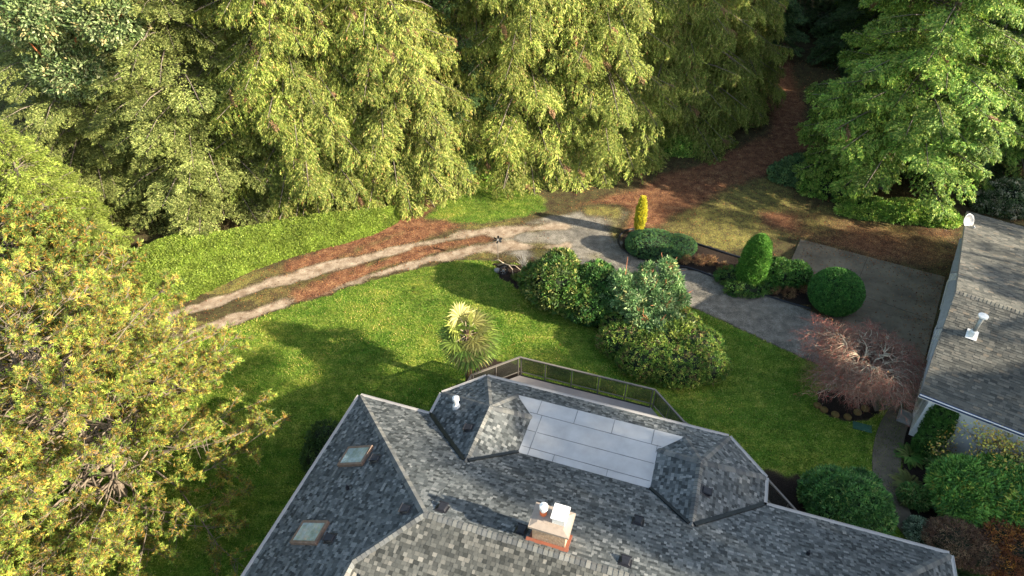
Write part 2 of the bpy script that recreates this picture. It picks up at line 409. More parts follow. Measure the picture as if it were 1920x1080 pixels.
# ================================================================== GROUND
def poly_sd(X, Y, poly):
    """signed distance to a polygon, positive inside"""
    d = np.full(X.shape, 1e9); ins = np.zeros(X.shape, bool); n = len(poly)
    for i in range(n):
        x0, y0 = poly[i][:2]; x1, y1 = poly[(i + 1) % n][:2]
        ex, ey = x1 - x0, y1 - y0; t = np.clip(((X - x0) * ex + (Y - y0) * ey) / (ex * ex + ey * ey + 1e-12), 0, 1)
        d = np.minimum(d, np.hypot(X - x0 - ex * t, Y - y0 - ey * t))
        c = ((y0 > Y) != (y1 > Y)) & (X < (x1 - x0) * (Y - y0) / (y1 - y0 + 1e-12) + x0); ins ^= c
    return np.where(ins, d, -d)
def line_d(X, Y, pts):
    d = np.full(X.shape, 1e9)
    for (x0, y0), (x1, y1) in zip(pts[:-1], pts[1:]):
        ex, ey = x1 - x0, y1 - y0; t = np.clip(((X - x0) * ex + (Y - y0) * ey) / (ex * ex + ey * ey), 0, 1)
        d = np.minimum(d, np.hypot(X - x0 - ex * t, Y - y0 - ey * t))
    return d
def smooth(pts, k=2):
    for _ in range(k):
        q = [pts[0]]
        for a, b in zip(pts[:-1], pts[1:]):
            q += [(a[0] * .75 + b[0] * .25, a[1] * .75 + b[1] * .25), (a[0] * .25 + b[0] * .75, a[1] * .25 + b[1] * .75)]
        pts = q + [pts[-1]]
    return pts
def vnoise(X, Y, s, seed):
    r = np.random.default_rng(seed); g = r.random((64, 64)); x = X / s; y = Y / s
    xi = np.floor(x).astype(int); yi = np.floor(y).astype(int); fx = x - xi; fy = y - yi
    fx = fx * fx * (3 - 2 * fx); fy = fy * fy * (3 - 2 * fy); q = lambda a, b: g[a % 64, b % 64]
    return (q(xi, yi) * (1 - fx) + q(xi + 1, yi) * fx) * (1 - fy) + (q(xi, yi + 1) * (1 - fx) + q(xi + 1, yi + 1) * fx) * fy
def GP(*pts, k=2): return smooth([G2(*p) for p in pts], k)
ss = lambda d, wdt: np.clip(.5 + d / wdt, 0, 1)

GX0, GX1, GY0, GY1, GS = -62., 46., 5., 80., .2
gx = np.arange(GX0, GX1 + .01, GS); gy = np.arange(GY0, GY1 + .01, GS)
XX, YY = np.meshgrid(gx, gy); Xf = XX.ravel(); Yf = YY.ravel()
wob = (vnoise(Xf, Yf, 1.1, 1) - .5) * .5 + (vnoise(Xf, Yf, .4, 2) - .5) * .25

lawn = [G2(*p) for p in [(-300, 1500), (-200, 900), (150, 690), (370, 632), (480, 592), (560, 560), (650, 532), (760, 508), (830, 492), (925, 486), (1010, 500), (1160, 600), (1300, 545), (1400, 580), (1500, 630), (1600, 690), (1690, 740), (1700, 860), (1700, 960), (1800, 1100), (1900, 1500)]]
far_lawn = [G2(*p) for p in [(-700, 170), (-300, 150), (60, 60), (120, -60), (-700, -60)]]
strip_grass = [G2(*p) for p in [(858, 352), (900, 340), (985, 352), (1012, 372), (1025, 392), (980, 408), (900, 418), (800, 408)]]
rut1 = GP((250, 615), (370, 576), (470, 545), (600, 503), (700, 480), (790, 460), (880, 440), (980, 428), (1060, 425))
rut2 = GP((250, 670), (372, 622), (440, 598), (520, 572), (620, 541), (720, 508), (800, 487), (880, 470), (960, 462), (1060, 462))
pad = [G2(*p) for p in [(850, 440), (960, 418), (1050, 402), (1130, 385), (1180, 400), (1170, 425), (1165, 440), (1165, 470), (1240, 495), (1200, 520), (1080, 500), (1000, 492), (940, 486), (880, 478)]]
lane = GP((1000, 450), (1080, 462), (1150, 480), (1250, 512), (1340, 548), (1450, 598), (1560, 645), (1680, 700), k=3)
track = GP((1000, 430), (1090, 408), (1180, 375), (1280, 338), (1380, 300), (1450, 278), (1500, 262), (1540, 258))
track2 = GP((1150, 420), (1240, 385), (1330, 340), (1410, 305), (1480, 262), (1480, 215), (1462, 170), (1455, 110), (1450, 30))
mossy = [G2(*p) for p in [(1180, 375), (1400, 320), (1470, 330), (1520, 380), (1650, 410), (1780, 440), (1800, 500), (1770, 522), (1500, 452), (1350, 470), (1200, 430)]]
redlit = [G2(*p) for p in [(1420, 395), (1520, 385), (1600, 400), (1800, 430), (1830, 480), (1770, 520), (1640, 490), (1500, 452), (1440, 425)]]
bed_r = [G2(*p) for p in [(1690, 835), (1700, 800), (1990, 950), (2300, 1400), (1800, 1250), (1720, 1010), (1694, 930), (1688, 870)]]
bed_palm = GP((880, 745), (882, 700), (905, 674), (930, 672), (968, 690), (985, 705), (960, 745))
bed_mid = GP((920, 492), (990, 498), (1010, 500), (1100, 560), (1300, 600), (1350, 650), (1345, 700), (1280, 722), (1180, 690), (1125, 640), (1100, 600), (1020, 582), (985, 545), (935, 518), (920, 492))
bed_isl = GP((1158, 445), (1172, 432), (1205, 428), (1300, 455), (1380, 482), (1440, 500), (1530, 520), (1560, 560), (1520, 578), (1440, 556), (1350, 523), (1290, 500), (1230, 492), (1180, 478), (1160, 462), (1158, 445))
bed_map = [(G2(1585, 755)[0] + 1.25 * math.cos(a), G2(1585, 755)[1] + .85 * math.sin(a)) for a in np.linspace(0, 6.28, 24)]
bed_house = [G2(*p) for p in [(1440, 890), (1500, 905), (1540, 1000), (1450, 1000)]]

def S(poly, wd=.8): return ss(poly_sd(Xf, Yf, poly) + wob, wd)
m_lawn = np.maximum.reduce([S(lawn, .5), S(far_lawn, 3), S(strip_grass, 1.2)])
d1 = line_d(Xf, Yf, rut1); d2 = line_d(Xf, Yf, rut2); dl = line_d(Xf, Yf, lane); dt = line_d(Xf, Yf, track); dt2 = line_d(Xf, Yf, track2)
m_rut = np.maximum(ss(.42 - d1 + wob * .9, .5), ss(.38 - d2 + wob * .9, .5))
m_pad = S(pad, 1.0)
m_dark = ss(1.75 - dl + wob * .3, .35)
m_track = np.maximum(ss(1.15 - dt + wob, 1.2), ss(1.6 - dt2 + wob, 1.4))
m_between = ss(1.6 - np.minimum(d1, d2) + wob, .8)
m_moss = np.maximum(S(mossy, 1.5) * (.35 + .65 * vnoise(Xf, Yf, 2.2, 7)), m_between * .75 * (vnoise(Xf, Yf, 2.0, 8) > .3))
m_lit = np.maximum.reduce([S(redlit, 1.8) * (.35 + .75 * vnoise(Xf, Yf, 2.6, 56)), m_track * (.75 + .45 * vnoise(Xf, Yf, 1.7, 55)), m_between * vnoise(Xf, Yf, 3.1, 5) * .7])
lit_road = line_d(Xf, Yf, GP((560, 500), (700, 440), (800, 405), (860, 375), (840, 420), (740, 455), (640, 495)))
m_lit = np.maximum(m_lit, ss(1.0 - lit_road + wob * 2, 1.4))
m_mulch = np.maximum.reduce([S(bed_r, .2), S(bed_palm, .12), S(bed_mid, .12), S(bed_isl, .12), S(bed_map, .2), S(bed_house, .8)])
m_lawn = m_lawn * (1 - m_mulch)
m_lawn = m_lawn * (1 - np.clip(m_rut, 0, 1)) * (1 - m_dark)
# weights per class
Wc = np.zeros((len(Xf), 7))
Wc[:, 6] = 1                                            # forest floor
def put(k, m):
    m = np.clip(m, 0, 1)[:, None]; Wc[:] = Wc * (1 - m); Wc[:, k] += m[:, 0]
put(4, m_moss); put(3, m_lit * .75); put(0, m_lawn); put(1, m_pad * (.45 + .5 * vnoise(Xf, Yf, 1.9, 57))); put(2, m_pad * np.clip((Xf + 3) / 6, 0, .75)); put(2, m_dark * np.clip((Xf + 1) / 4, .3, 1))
put(1, m_rut * (.75 + .25 * vnoise(Xf, Yf, 1.3, 3))); put(4, S(pad, 1) * np.clip((vnoise(Xf, Yf, 1.6, 21) - .5) * 2.5, 0, 1) * .8 * (Yf > 28))
put(3, ss(.5 - line_d(Xf, Yf, GP((560, 560), (760, 478), (850, 452), (900, 448))) + wob * 1.4, .6) * .7)
put(5, m_mulch)
cls = np.argmax(Wc, 1)

def ground_material():
    m = bpy.data.materials.new('ground_cover'); m.use_nodes = True; n = m.node_tree; L = n.links
    b = n.nodes['Principled BSDF']; b.inputs['Roughness'].default_value = .95; b.inputs['Specular IOR Level'].default_value = .15
    tc = n.nodes.new('ShaderNodeTexCoord')
    def noise(sc, det=5, rough=.6, dist=0, vec=None):
        t = n.nodes.new('ShaderNodeTexNoise'); t.inputs['Scale'].default_value = sc; t.inputs['Detail'].default_value = det
        t.inputs['Roughness'].default_value = rough; t.inputs['Distortion'].default_value = dist
        L.new(vec or tc.outputs['Object'], t.inputs['Vector']); return t.outputs[0]
    def ramp(f, *st):
        r = n.nodes.new('ShaderNodeValToRGB'); e = r.color_ramp.elements
        while len(e) < len(st): e.new(.5)
        for x, (p, c) in zip(e, st): x.position = p; x.color = (*c, 1)
        L.new(f, r.inputs[0]); return r.outputs[0]
    def mix(f, a, c):
        x = n.nodes.new('ShaderNodeMix'); x.data_type = 'RGBA'; L.new(f, x.inputs[0]); L.new(a, x.inputs[6]); L.new(c, x.inputs[7]); return x.outputs[2]
    def math_(op, a, c=None, v=None, clamp=False):
        x = n.nodes.new('ShaderNodeMath'); x.operation = op; x.use_clamp = clamp
        L.new(a, x.inputs[0])
        if c is not None: L.new(c, x.inputs[1])
        if v is not None: x.inputs[1].default_value = v
        return x.outputs[0]
    big = noise(.35, 5); mid = noise(2.2, 5); fine = noise(14, 4, .7); vf = noise(45, 3, .7)
    mp = n.nodes.new('ShaderNodeMapping'); mp.inputs['Rotation'].default_value = (0, 0, R(-48)); mp.inputs['Scale'].default_value = (.25, 1.5, 1)
    L.new(tc.outputs['Object'], mp.inputs[0]); stripe = noise(2.0, 3, .5, 0, mp.outputs[0])
    f1 = math_('ADD', math_('MULTIPLY', fine, v=.6), math_('MULTIPLY', mid, v=.4))
    lawnc = ramp(f1, (.36, (.028, .075, .007)), (.46, (.075, .155, .015)), (.54, (.15, .23, .03)), (.64, (.28, .32, .07)))
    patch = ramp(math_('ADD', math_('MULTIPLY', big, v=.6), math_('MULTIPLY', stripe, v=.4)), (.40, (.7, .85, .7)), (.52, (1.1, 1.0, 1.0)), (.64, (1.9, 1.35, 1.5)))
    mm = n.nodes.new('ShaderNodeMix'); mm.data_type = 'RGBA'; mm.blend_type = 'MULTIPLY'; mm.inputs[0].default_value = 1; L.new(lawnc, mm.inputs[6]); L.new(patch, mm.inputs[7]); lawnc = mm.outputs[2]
    grav = ramp(math_('ADD', math_('MULTIPLY', vf, v=.5), math_('MULTIPLY', mid, v=.5)), (.38, (.14, .09, .06)), (.46, (.245, .18, .125)), (.54, (.33, .26, .19)), (.63, (.48, .39, .29)))
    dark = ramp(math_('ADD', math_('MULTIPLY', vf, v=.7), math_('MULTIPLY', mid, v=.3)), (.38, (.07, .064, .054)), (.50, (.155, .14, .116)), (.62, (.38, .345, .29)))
    lit = ramp(f1, (.38, (.05, .022, .014)), (.46, (.12, .052, .028)), (.54, (.21, .098, .05)), (.64, (.34, .20, .10)))
    moss = ramp(f1, (.38, (.045, .035, .02)), (.46, (.10, .085, .035)), (.54, (.19, .17, .04)), (.64, (.30, .25, .10)))
    mulch = ramp(vf, (.36, (.008, .006, .005)), (.5, (.022, .015, .012)), (.66, (.055, .038, .028)))
    ff = ramp(f1, (.38, (.02, .016, .01)), (.46, (.055, .035, .02)), (.54, (.07, .07, .025)), (.64, (.14, .09, .05)))
    col = ff
    A = []
    for nm in ('wa', 'wb'):
        a = n.nodes.new('ShaderNodeAttribute'); a.attribute_name = nm; s = n.nodes.new('ShaderNodeSeparateColor'); L.new(a.outputs['Color'], s.inputs[0]); A += list(s.outputs[:3])
    edge = math_('ADD', math_('MULTIPLY', fine, v=.5), math_('MULTIPLY', vf, v=.5))
    def th(wt, hard=3.0):   # noise-perturbed threshold of a soft weight
        x = math_('ADD', wt, math_('SUBTRACT', edge, v=.5)); return math_('ADD', math_('MULTIPLY', math_('SUBTRACT', x, v=.5), v=hard), v=.5, clamp=True)
    for wt, c in ((A[3], moss), (A[2], lit), (A[5], lawnc), (A[0], grav), (A[1], dark), (A[4], mulch)):
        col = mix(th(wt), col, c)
    L.new(col, b.inputs['Base Color'])
    bp = n.nodes.new('ShaderNodeBump'); bp.inputs['Strength'].default_value = .9; bp.inputs['Distance'].default_value = .05
    hs = math_('ADD', fine, math_('MULTIPLY', vf, v=.5)); L.new(hs, bp.inputs['Height']); L.new(bp.outputs[0], b.inputs['Normal'])
    return m
M['ground'] = ground_material()
Zf = (vnoise(Xf, Yf, 3.5, 11) - .5) * .05 + (vnoise(Xf, Yf, .8, 12) - .5) * .02
Zf -= .05 * m_rut
nx = len(gx); ny = len(gy)
ii, jj = np.meshgrid(np.arange(nx - 1), np.arange(ny - 1)); a0 = (jj * nx + ii).ravel()
quads = np.stack([a0, a0 + 1, a0 + nx + 1, a0 + nx], 1)
qc = cls[quads].max(1); qc = np.where((cls[quads] == cls[quads][:, :1]).all(1), cls[quads][:, 0], cls[quads][:, 2])
names = {0: 'lawn', 1: 'gravel_driveway', 3: 'leaf_litter_verge', 5: 'planting_bed_soil', 6: 'forest_floor'}
def gsub(name, sel):
    q = quads[sel]; u, inv = np.unique(q, return_inverse=True)
    V = np.stack([Xf[u], Yf[u], Zf[u]], 1); o = npmesh(name, V, inv.reshape(-1, 4), M['ground'], smooth=True)
    for nm, ks in (('wa', (1, 2, 3)), ('wb', (4, 5, 0))):
        a = o.data.attributes.new(nm, 'FLOAT_COLOR', 'POINT'); c = np.ones((len(u), 4), np.float32); c[:, :3] = Wc[u][:, ks]; a.data.foreach_set('color', c.ravel())
    tag(o, kind='structure'); return o
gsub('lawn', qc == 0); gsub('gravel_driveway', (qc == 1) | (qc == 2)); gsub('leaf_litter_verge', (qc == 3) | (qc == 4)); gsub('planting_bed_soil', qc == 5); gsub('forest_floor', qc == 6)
g = MB()
for a, b_, c, d in ((-500, GX0, -200, 600), (GX1, 500, -200, 600), (GX0, GX1, -200, GY0), (GX0, GX1, GY1, 600)):
    g.add([(a, c, -.01), (b_, c, -.01), (b_, d, -.01), (a, d, -.01)], [(0, 1, 2, 3)])
tag(g.build('ground', M['ground']), kind='structure')

# short turf blades on the mown lawn
def scatter(n, x0, x1, y0, y1, seed):
    r = np.random.default_rng(seed); return r, x0 + (x1 - x0) * r.random(n), y0 + (y1 - y0) * r.random(n)
def weight_at(x, y, k):
    i = np.clip(((x - GX0) / GS).round().astype(int), 0, nx - 1); j = np.clip(((y - GY0) / GS).round().astype(int), 0, ny - 1)
    return Wc[j * nx + i, k]
def zat(x, y):
    i = np.clip(((x - GX0) / GS).round().astype(int), 0, nx - 1); j = np.clip(((y - GY0) / GS).round().astype(int), 0, ny - 1)
    return Zf[j * nx + i]
r, x, y = scatter(900000, -24, 22, 8, 42, 5)
ok = weight_at(x, y, 0) > .55; x = x[ok]; y = y[ok]; n = len(x)
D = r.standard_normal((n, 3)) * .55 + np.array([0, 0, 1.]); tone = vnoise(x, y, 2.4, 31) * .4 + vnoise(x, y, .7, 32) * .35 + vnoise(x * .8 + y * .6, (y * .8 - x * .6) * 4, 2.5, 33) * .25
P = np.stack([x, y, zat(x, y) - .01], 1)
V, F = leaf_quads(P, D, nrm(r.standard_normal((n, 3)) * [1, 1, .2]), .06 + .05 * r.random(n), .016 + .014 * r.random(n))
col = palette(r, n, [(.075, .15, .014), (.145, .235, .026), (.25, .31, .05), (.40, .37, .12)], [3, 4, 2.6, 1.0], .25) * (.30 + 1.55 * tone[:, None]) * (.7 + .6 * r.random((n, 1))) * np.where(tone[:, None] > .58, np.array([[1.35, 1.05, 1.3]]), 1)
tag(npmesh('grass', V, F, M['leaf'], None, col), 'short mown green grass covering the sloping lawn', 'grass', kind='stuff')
# dropped leaves and needles on the verge and track
r, x, y = scatter(260000, -20, 34, 20, 58, 6)
da = poly_sd(x, y, [G2(*p) for p in [(1501, 449), (1772, 520), (1712, 760), (1620, 715), (1590, 672), (1560, 600), (1500, 540)]]); wl = np.where(da > 0, .9 * np.exp(-da / .7) + .025, 0) + weight_at(x, y, 3) + .35 * weight_at(x, y, 4) + .25 * weight_at(x, y, 6) + .010 * weight_at(x, y, 0) + .02 * weight_at(x, y, 1); ok = r.random(len(x)) < wl * .55; x = x[ok]; y = y[ok]; da = da[ok]; n = len(x)
V, F = leaf_quads(np.stack([x, y, np.where(da > 0, .042, zat(x, y) + .014)], 1), r.standard_normal((n, 3)) * [1, 1, .25], nrm(np.array([0, 0, 1.]) + .5 * r.standard_normal((n, 3))), .06 + .05 * r.random(n), .03 + .03 * r.random(n))
tag(npmesh('fallen_leaves', V, F, M['leaf'], None, palette(r, n, [(.26, .09, .03), (.16, .06, .03), (.33, .17, .06), (.10, .05, .03)], None, .3)), 'rust coloured fallen leaves scattered along the track and verge', 'leaves', kind='stuff')

# concrete driveway apron, path, slab
def sheet(name, poly, z0, z1, m, label=None):
    mb = MB(); mb.prism(poly, z0, z1); o = mb.build(name, m); tag(o, kind='structure'); return o
GD = (math.cos(R(57)), math.sin(R(57)))     # along the garage gable wall
GN = (math.cos(R(-33)), math.sin(R(-33)))   # into the garage
gc = (17.03, 18.0)                          # garage near corner at the ground
def GL(t, s, z=0): return (gc[0] + GD[0] * t + GN[0] * s, gc[1] + GD[1] * t + GN[1] * s, z)
def toGL(p): dx, dy = p[0] - gc[0], p[1] - gc[1]; return (dx * GD[0] + dy * GD[1], dx * GN[0] + dy * GN[1])
apron_px = [(1501, 449), (1772, 520), (1712, 760), (1640, 772), (1620, 715), (1590, 672), (1560, 600), (1500, 540), (1478, 500)]
apron = [G2(*p) for p in apron_px]
apl = [toGL(p) for p in apron]
slabs = MB(); bm_ap = MB()
def clip(poly, a, b, c):      # keep a*x+b*y<=c
    out = []
    for i in range(len(poly)):
        p, q = poly[i], poly[(i + 1) % len(poly)]; dp = a * p[0] + b * p[1] - c; dq = a * q[0] + b * q[1] - c
        if dp <= 0: out.append(p)
        if (dp < 0 < dq) or (dq < 0 < dp): t = dp / (dp - dq); out.append((p[0] + (q[0] - p[0]) * t, p[1] + (q[1] - p[1]) * t))
    return out
for (t0, t1) in ((-1, 4.0), (4.0, 8.3), (8.3, 16)):
    for (s0, s1) in ((-14, -8.2), (-8.2, -4.1), (-4.1, .3)):
        p = apl
        for a, b, c in ((1, 0, t1 - .009), (-1, 0, -t0 - .009), (0, 1, s1 - .009), (0, -1, -s0 - .009)):
            p = clip(p, a, b, c) if len(p) > 2 else []
        if len(p) > 2: slabs.prism([GL(*q)[:2] for q in p], -.05, .030)
tag(slabs.build('concrete_driveway', M['concrete']), kind='structure')
jt = MB(); jt.prism(apron, -.06, .018); tag(jt.build('driveway_joints', M['soil']), kind='structure')
pl = GP((1690, 740), (1655, 780), (1636, 830), (1634, 890), (1650, 940), (1690, 1000), (1740, 1060), (1850, 1180))
pr_ = GP((1712, 775), (1698, 810), (1690, 850), (1686, 900), (1697, 940), (1722, 1000), (1790, 1060), (1920, 1180))
pm = MB(); k = len(pl)
pm.add([(p[0], p[1], .05) for p in pl] + [(p[0], p[1], .05) for p in pr_] + [(p[0], p[1], -.03) for p in pl] + [(p[0], p[1], -.03) for p in pr_],
       [(i, k + i, k + i + 1, i + 1) for i in range(k - 1)] + [(2 * k + i, i, i + 1, 2 * k + i + 1) for i in range(k - 1)] + [(k + i, 3 * k + i, 3 * k + i + 1, k + i + 1) for i in range(k - 1)])
tag(pm.build('garden_path', M['path']), kind='structure')
# raised concrete edging round the island bed
ed = MB()
for sub in (GP((1205, 428), (1172, 432), (1158, 447), (1162, 464), (1182, 479), (1230, 493), (1290, 501), (1350, 524), (1440, 557), (1520, 580)), GP((1205, 428), (1300, 455), (1380, 482), (1450, 500))):
    ed.tube([(p[0], p[1], .04) for p in sub], .055, 6)
tag(ed.build('bed_edging', M['blackp']), 'low dark edging strip round the island bed between the driveways', 'edging')

# ================================================================== ROOF KIT
def inpoly(pt, poly):
    s = 0
    for i in range(len(poly)):
        (x0, y0), (x1, y1) = poly[i], poly[(i + 1) % len(poly)]
        c = (x1 - x0) * (pt[1] - y0) - (y1 - y0) * (pt[0] - x0)
        if s == 0: s = 1 if c > 0 else -1
        elif c * s < -1e-9: return False
    return True
def clip_convex(sub, poly):
    a = sum(poly[i][0] * poly[(i + 1) % len(poly)][1] - poly[(i + 1) % len(poly)][0] * poly[i][1] for i in range(len(poly)))
    P = poly if a > 0 else poly[::-1]
    for i in range(len(P)):
        (x0, y0), (x1, y1) = P[i], P[(i + 1) % len(P)]
        sub = clip(sub, (y1 - y0), -(x1 - x0), (y1 - y0) * x0 - (x1 - x0) * y0)
        if len(sub) < 3: return []
    return sub
class Roof:
    def __init__(s, seed, cols, wts): s.r = random.Random(seed); s.v = []; s.f = []; s.c = []; s.mi = []; s.cols = cols; s.wts = wts
    def face(s, poly3, origin, eave, row=.105, wmin=.07, wmax=.17, tone=1.0, tint=(1, 1, 1), stretch=1.0):
        """poly3: corners; origin: a point on the eave; eave: direction of the eave"""
        P3 = [Vector(p) for p in poly3]; O3 = Vector(origin); e = Vector(eave).normalized()
        n = Vector((0, 0, 0))
        for i in range(len(P3)): n += (P3[i] - P3[0]).cross(P3[(i + 1) % len(P3)] - P3[0])
        n.normalize()
        if n.z < 0: n = -n
        e = (e - n * e.dot(n)).normalized(); up = n.cross(e)
        if up.z < 0: up = -up
        P2 = [((p - O3).dot(e), (p - O3).dot(up)) for p in P3]
        k = len(s.v)
        s.v += [tuple(p - n * .004) for p in P3]; s.f.append(tuple(range(k, k + len(P3)))); s.c.append((.05, .05, .05)); s.mi.append(1)
        x0 = min(p[0] for p in P2); x1 = max(p[0] for p in P2); y0 = min(p[1] for p in P2); y1 = max(p[1] for p in P2)
        j = math.floor(y0 / row)
        while j * row < y1:
            ya = j * row; yb = ya + row; x = x0 - s.r.random() * .3; thick = False
            while x < x1:
                wd = s.r.uniform(wmin, wmax) * stretch; a, b = x, x + wd; x = b
                rect = [(a + .003, ya), (b - .003, ya), (b - .003, yb), (a + .003, yb)]
                q = rect if all(inpoly(c, P2) for c in rect) else clip_convex(rect, P2)
                if len(q) < 3: continue
                thick = s.r.random() < .5; h = .017 if thick else .008
                c0 = s.r.choices(s.cols, s.wts)[0]; mx = O3.x + e.x * x + up.x * ya; my = O3.y + e.y * x + up.y * ya; m = s.r.uniform(.85, 1.16) * tone * (1.06 if thick else .96) * (.82 + .36 * float(vnoise(np.array([mx + 40]), np.array([my + 40 + ya]), 1.9, 77)[0])); cc = (c0[0] * m * tint[0], c0[1] * m * tint[1], c0[2] * m * tint[2])
                k = len(s.v)
                for (u, v) in q: s.v.append(tuple(O3 + e * u + up * v + n * (h * (1 - .75 * (v - ya) / row))))
                m_ = len(q); s.f.append(tuple(range(k, k + m_))); s.c.append(cc); s.mi.append(0)
                low = [i for i in range(m_) if abs(q[i][1] - ya) < 1e-6]
                if len(low) >= 2:
                    k2 = len(s.v); u0 = min(q[i][0] for i in low); u1 = max(q[i][0] for i in low)
                    for (u, hh) in ((u0, 0), (u1, 0), (u1, h), (u0, h)): s.v.append(tuple(O3 + e * u + up * ya + n * (hh - .003)))
                    s.f.append((k2, k2 + 1, k2 + 2, k2 + 3)); s.c.append(tuple(t * .6 for t in cc)); s.mi.append(0)
            j += 1
    def build(s, name, parent):
        me = bpy.data.meshes.new(name); me.from_pydata(s.v, [], s.f); me.update()
        a = me.attributes.new('col', 'FLOAT_COLOR', 'FACE'); a.data.foreach_set('color', np.array([(*c, 1) for c in s.c], np.float32).ravel())
        me.polygons.foreach_set('material_index', np.array(s.mi, np.int32))
        return link(name, me, [M['shingle'], M['under']], parent)
def ridge_caps(name, runs, cols, seed, parent, step=.15, half=.12):
    for i, q in enumerate(runs): ridge_cap(name, [q], cols, seed + i, parent, step, half)
def ridge_cap(name, runs, cols, seed, parent, step, half):
    """cap shingles folded over hips and ridges; runs = (a, b, normal1, normal2)"""
    r = random.Random(seed); v = []; f = []; c = []
    for a, b, n1, n2 in runs:
        a = Vector(a); b = Vector(b); d = (b - a); L = d.length; d.normalize(); n1 = Vector(n1).normalized(); n2 = Vector(n2).normalized(); nm = (n1 + n2).normalized()
        s1 = d.cross(n1); s1 = s1 if s1.dot(n2) < 0 else -s1
        s2 = d.cross(n2); s2 = s2 if s2.dot(n1) < 0 else -s2
        k = int(L / step)
        for i in range(k + 1):
            p = a + d * (i * step); q = a + d * min((i + 1.15) * step, L); jt_ = r.uniform(-.008, .008)
            K = len(v)
            for pt, h in ((p, .035), (q, .018)):
                v += [tuple(pt + s1 * (half + jt_) + n1 * h * .6), tuple(pt + nm * (h + .006)), tuple(pt + s2 * (half - jt_) + n2 * h * .6)]
            pp = [tuple(p + s1 * half + n1 * .002), tuple(p), tuple(p + s2 * half + n2 * .002)]; v += pp
            f += [(K, K + 1, K + 4, K + 3), (K + 1, K + 2, K + 5, K + 4), (K + 6, K + 7, K + 1, K), (K + 7, K + 8, K + 2, K + 1)]
            cc = r.choice(cols); m = r.uniform(.8, 1.2); cc = tuple(t * m for t in cc); c += [cc, cc, tuple(t * .5 for t in cc), tuple(t * .5 for t in cc)]
    me = bpy.data.meshes.new(name); me.from_pydata(v, [], f); me.update()
    a = me.attributes.new('col', 'FLOAT_COLOR', 'FACE'); a.data.foreach_set('color', np.array([(*x, 1) for x in c], np.float32).ravel())
    return link(name, me, M['shingle'], parent)

# ================================================================== HOUSE (local: x = along the far eave, y = -w, w grows towards the camera)
HO = G(675, 742, 3.4); HA = R(-18.2)
house = thing('house', 'single storey house with grey shingled hip roof, white flat roof centre and rear deck', 'house', (HO[0], HO[1], 0), HA)
HU = (math.cos(HA), math.sin(HA)); HW = (math.sin(HA), -math.cos(HA))
def toH(p): dx, dy = p[0] - HO[0], p[1] - HO[1]; return dx * HU[0] + dy * HU[1], dx * HW[0] + dy * HW[1]
def hitH(px, py, zf):
    z = 4.5
    for _ in range(30): u, ww = toH(G(px, py, z)); z = .5 * z + .5 * zf(u, ww)
    return u, ww, z
PT, EZ = .52, 3.4
zW = lambda u, ww: EZ + PT * u
zN = lambda u, ww: EZ + PT * ww
zS = lambda u, ww: EZ + PT * (10.6 - ww)
zE = lambda u, ww: EZ + PT * (20.85 - u)
RZ = EZ + PT * 5.3; TZ = EZ + PT * 2.33; FZ = 3.87; MU = 18.16
cols = [(.037, .042, .043), (.066, .073, .074), (.102, .110, .110), (.146, .153, .151), (.195, .199, .193)]
rf = Roof(3, cols, [2.2, 4, 4.2, 2.2, .6])
def F(poly, zf, origin, eave, **k):
    rf.face([(u, -ww, zf(u, ww)) for u, ww in poly], (origin[0], -origin[1], EZ), (eave[0], -eave[1], 0), **k)
F([(0, 0), (5.3, 5.3), (3.7, 6.9), (0, 6.9)], zW, (0, 0), (0, 1)); F([(0, 6.9), (3.7, 6.9), (3.7, 14), (0, 14)], zW, (0, 0), (0, 1))
wing = lambda u, ww: EZ + PT * 3.7 - PT * (u - 3.7)
F([(3.7, 6.9), (7.4, 10.6), (7.4, 14), (3.7, 14)], wing, (7.4, 10.6), (0, 1), tint=(1.18, 1.06, .92))  # warm tint puts sunlight into the shingle colour of this wing slope
F([(5.3, 5.3), (15.55, 5.3), (20.85, 10.6), (7.4, 10.6), (3.7, 6.9)], zS, (0, 10.6), (1, 0), row=.115, wmin=.08, wmax=.18, tint=(.92, .85, .76))  # near slope: sunlit warmth painted into its shingles by the tint
F([(20.85, 0), (15.55, 5.3), (20.85, 10.6)], zE, (20.85, 0), (0, 1))
fu = 5.33 + (TZ - FZ) / PT; fw = (FZ - EZ) / PT; fr = (TZ - FZ) / (TZ - EZ)
Dp = (5.33 + .97 * fr, -.15 - 2.33 * fr); Ep = (5.33 + 2.33 * fr, -.15 - .97 * fr); Fp = (fu, fw)
mir = lambda poly: [(MU - u, ww) for u, ww in poly][::-1]
nL = [(0, 0), (3, 0), (5.33, 2.33), (5.3, 5.3)]; nM = [(5.33, 2.33), Fp, (9.08, fw), (9.08, 5.3), (5.3, 5.3)]
nMr = [(9.08, fw), (MU - fu, fw), (12.83, 2.33), (15.55, 5.3), (9.08, 5.3)]
F(nL, zN, (0, 0), (1, 0)); F(nM, zN, (0, 0), (1, 0)); F(nMr, zN, (0, 0), (1, 0))
F([(12.83, 2.33), (15.16, 0), (20.85, 0), (15.55, 5.3)], zN, (0, 0), (1, 0))
zTW = lambda u, ww: EZ + PT * (u - 3); zTN = lambda u, ww: EZ + PT * (ww + 2.48); zTE = lambda u, ww: TZ - PT * (u - 5.33)
rt2 = math.sqrt(.5)
zNW = lambda u, ww: TZ - PT * ((5.33 - u) * rt2 + (-.15 - ww) * rt2)
zNE = lambda u, ww: TZ - PT * ((u - 5.33) * rt2 + (-.15 - ww) * rt2)
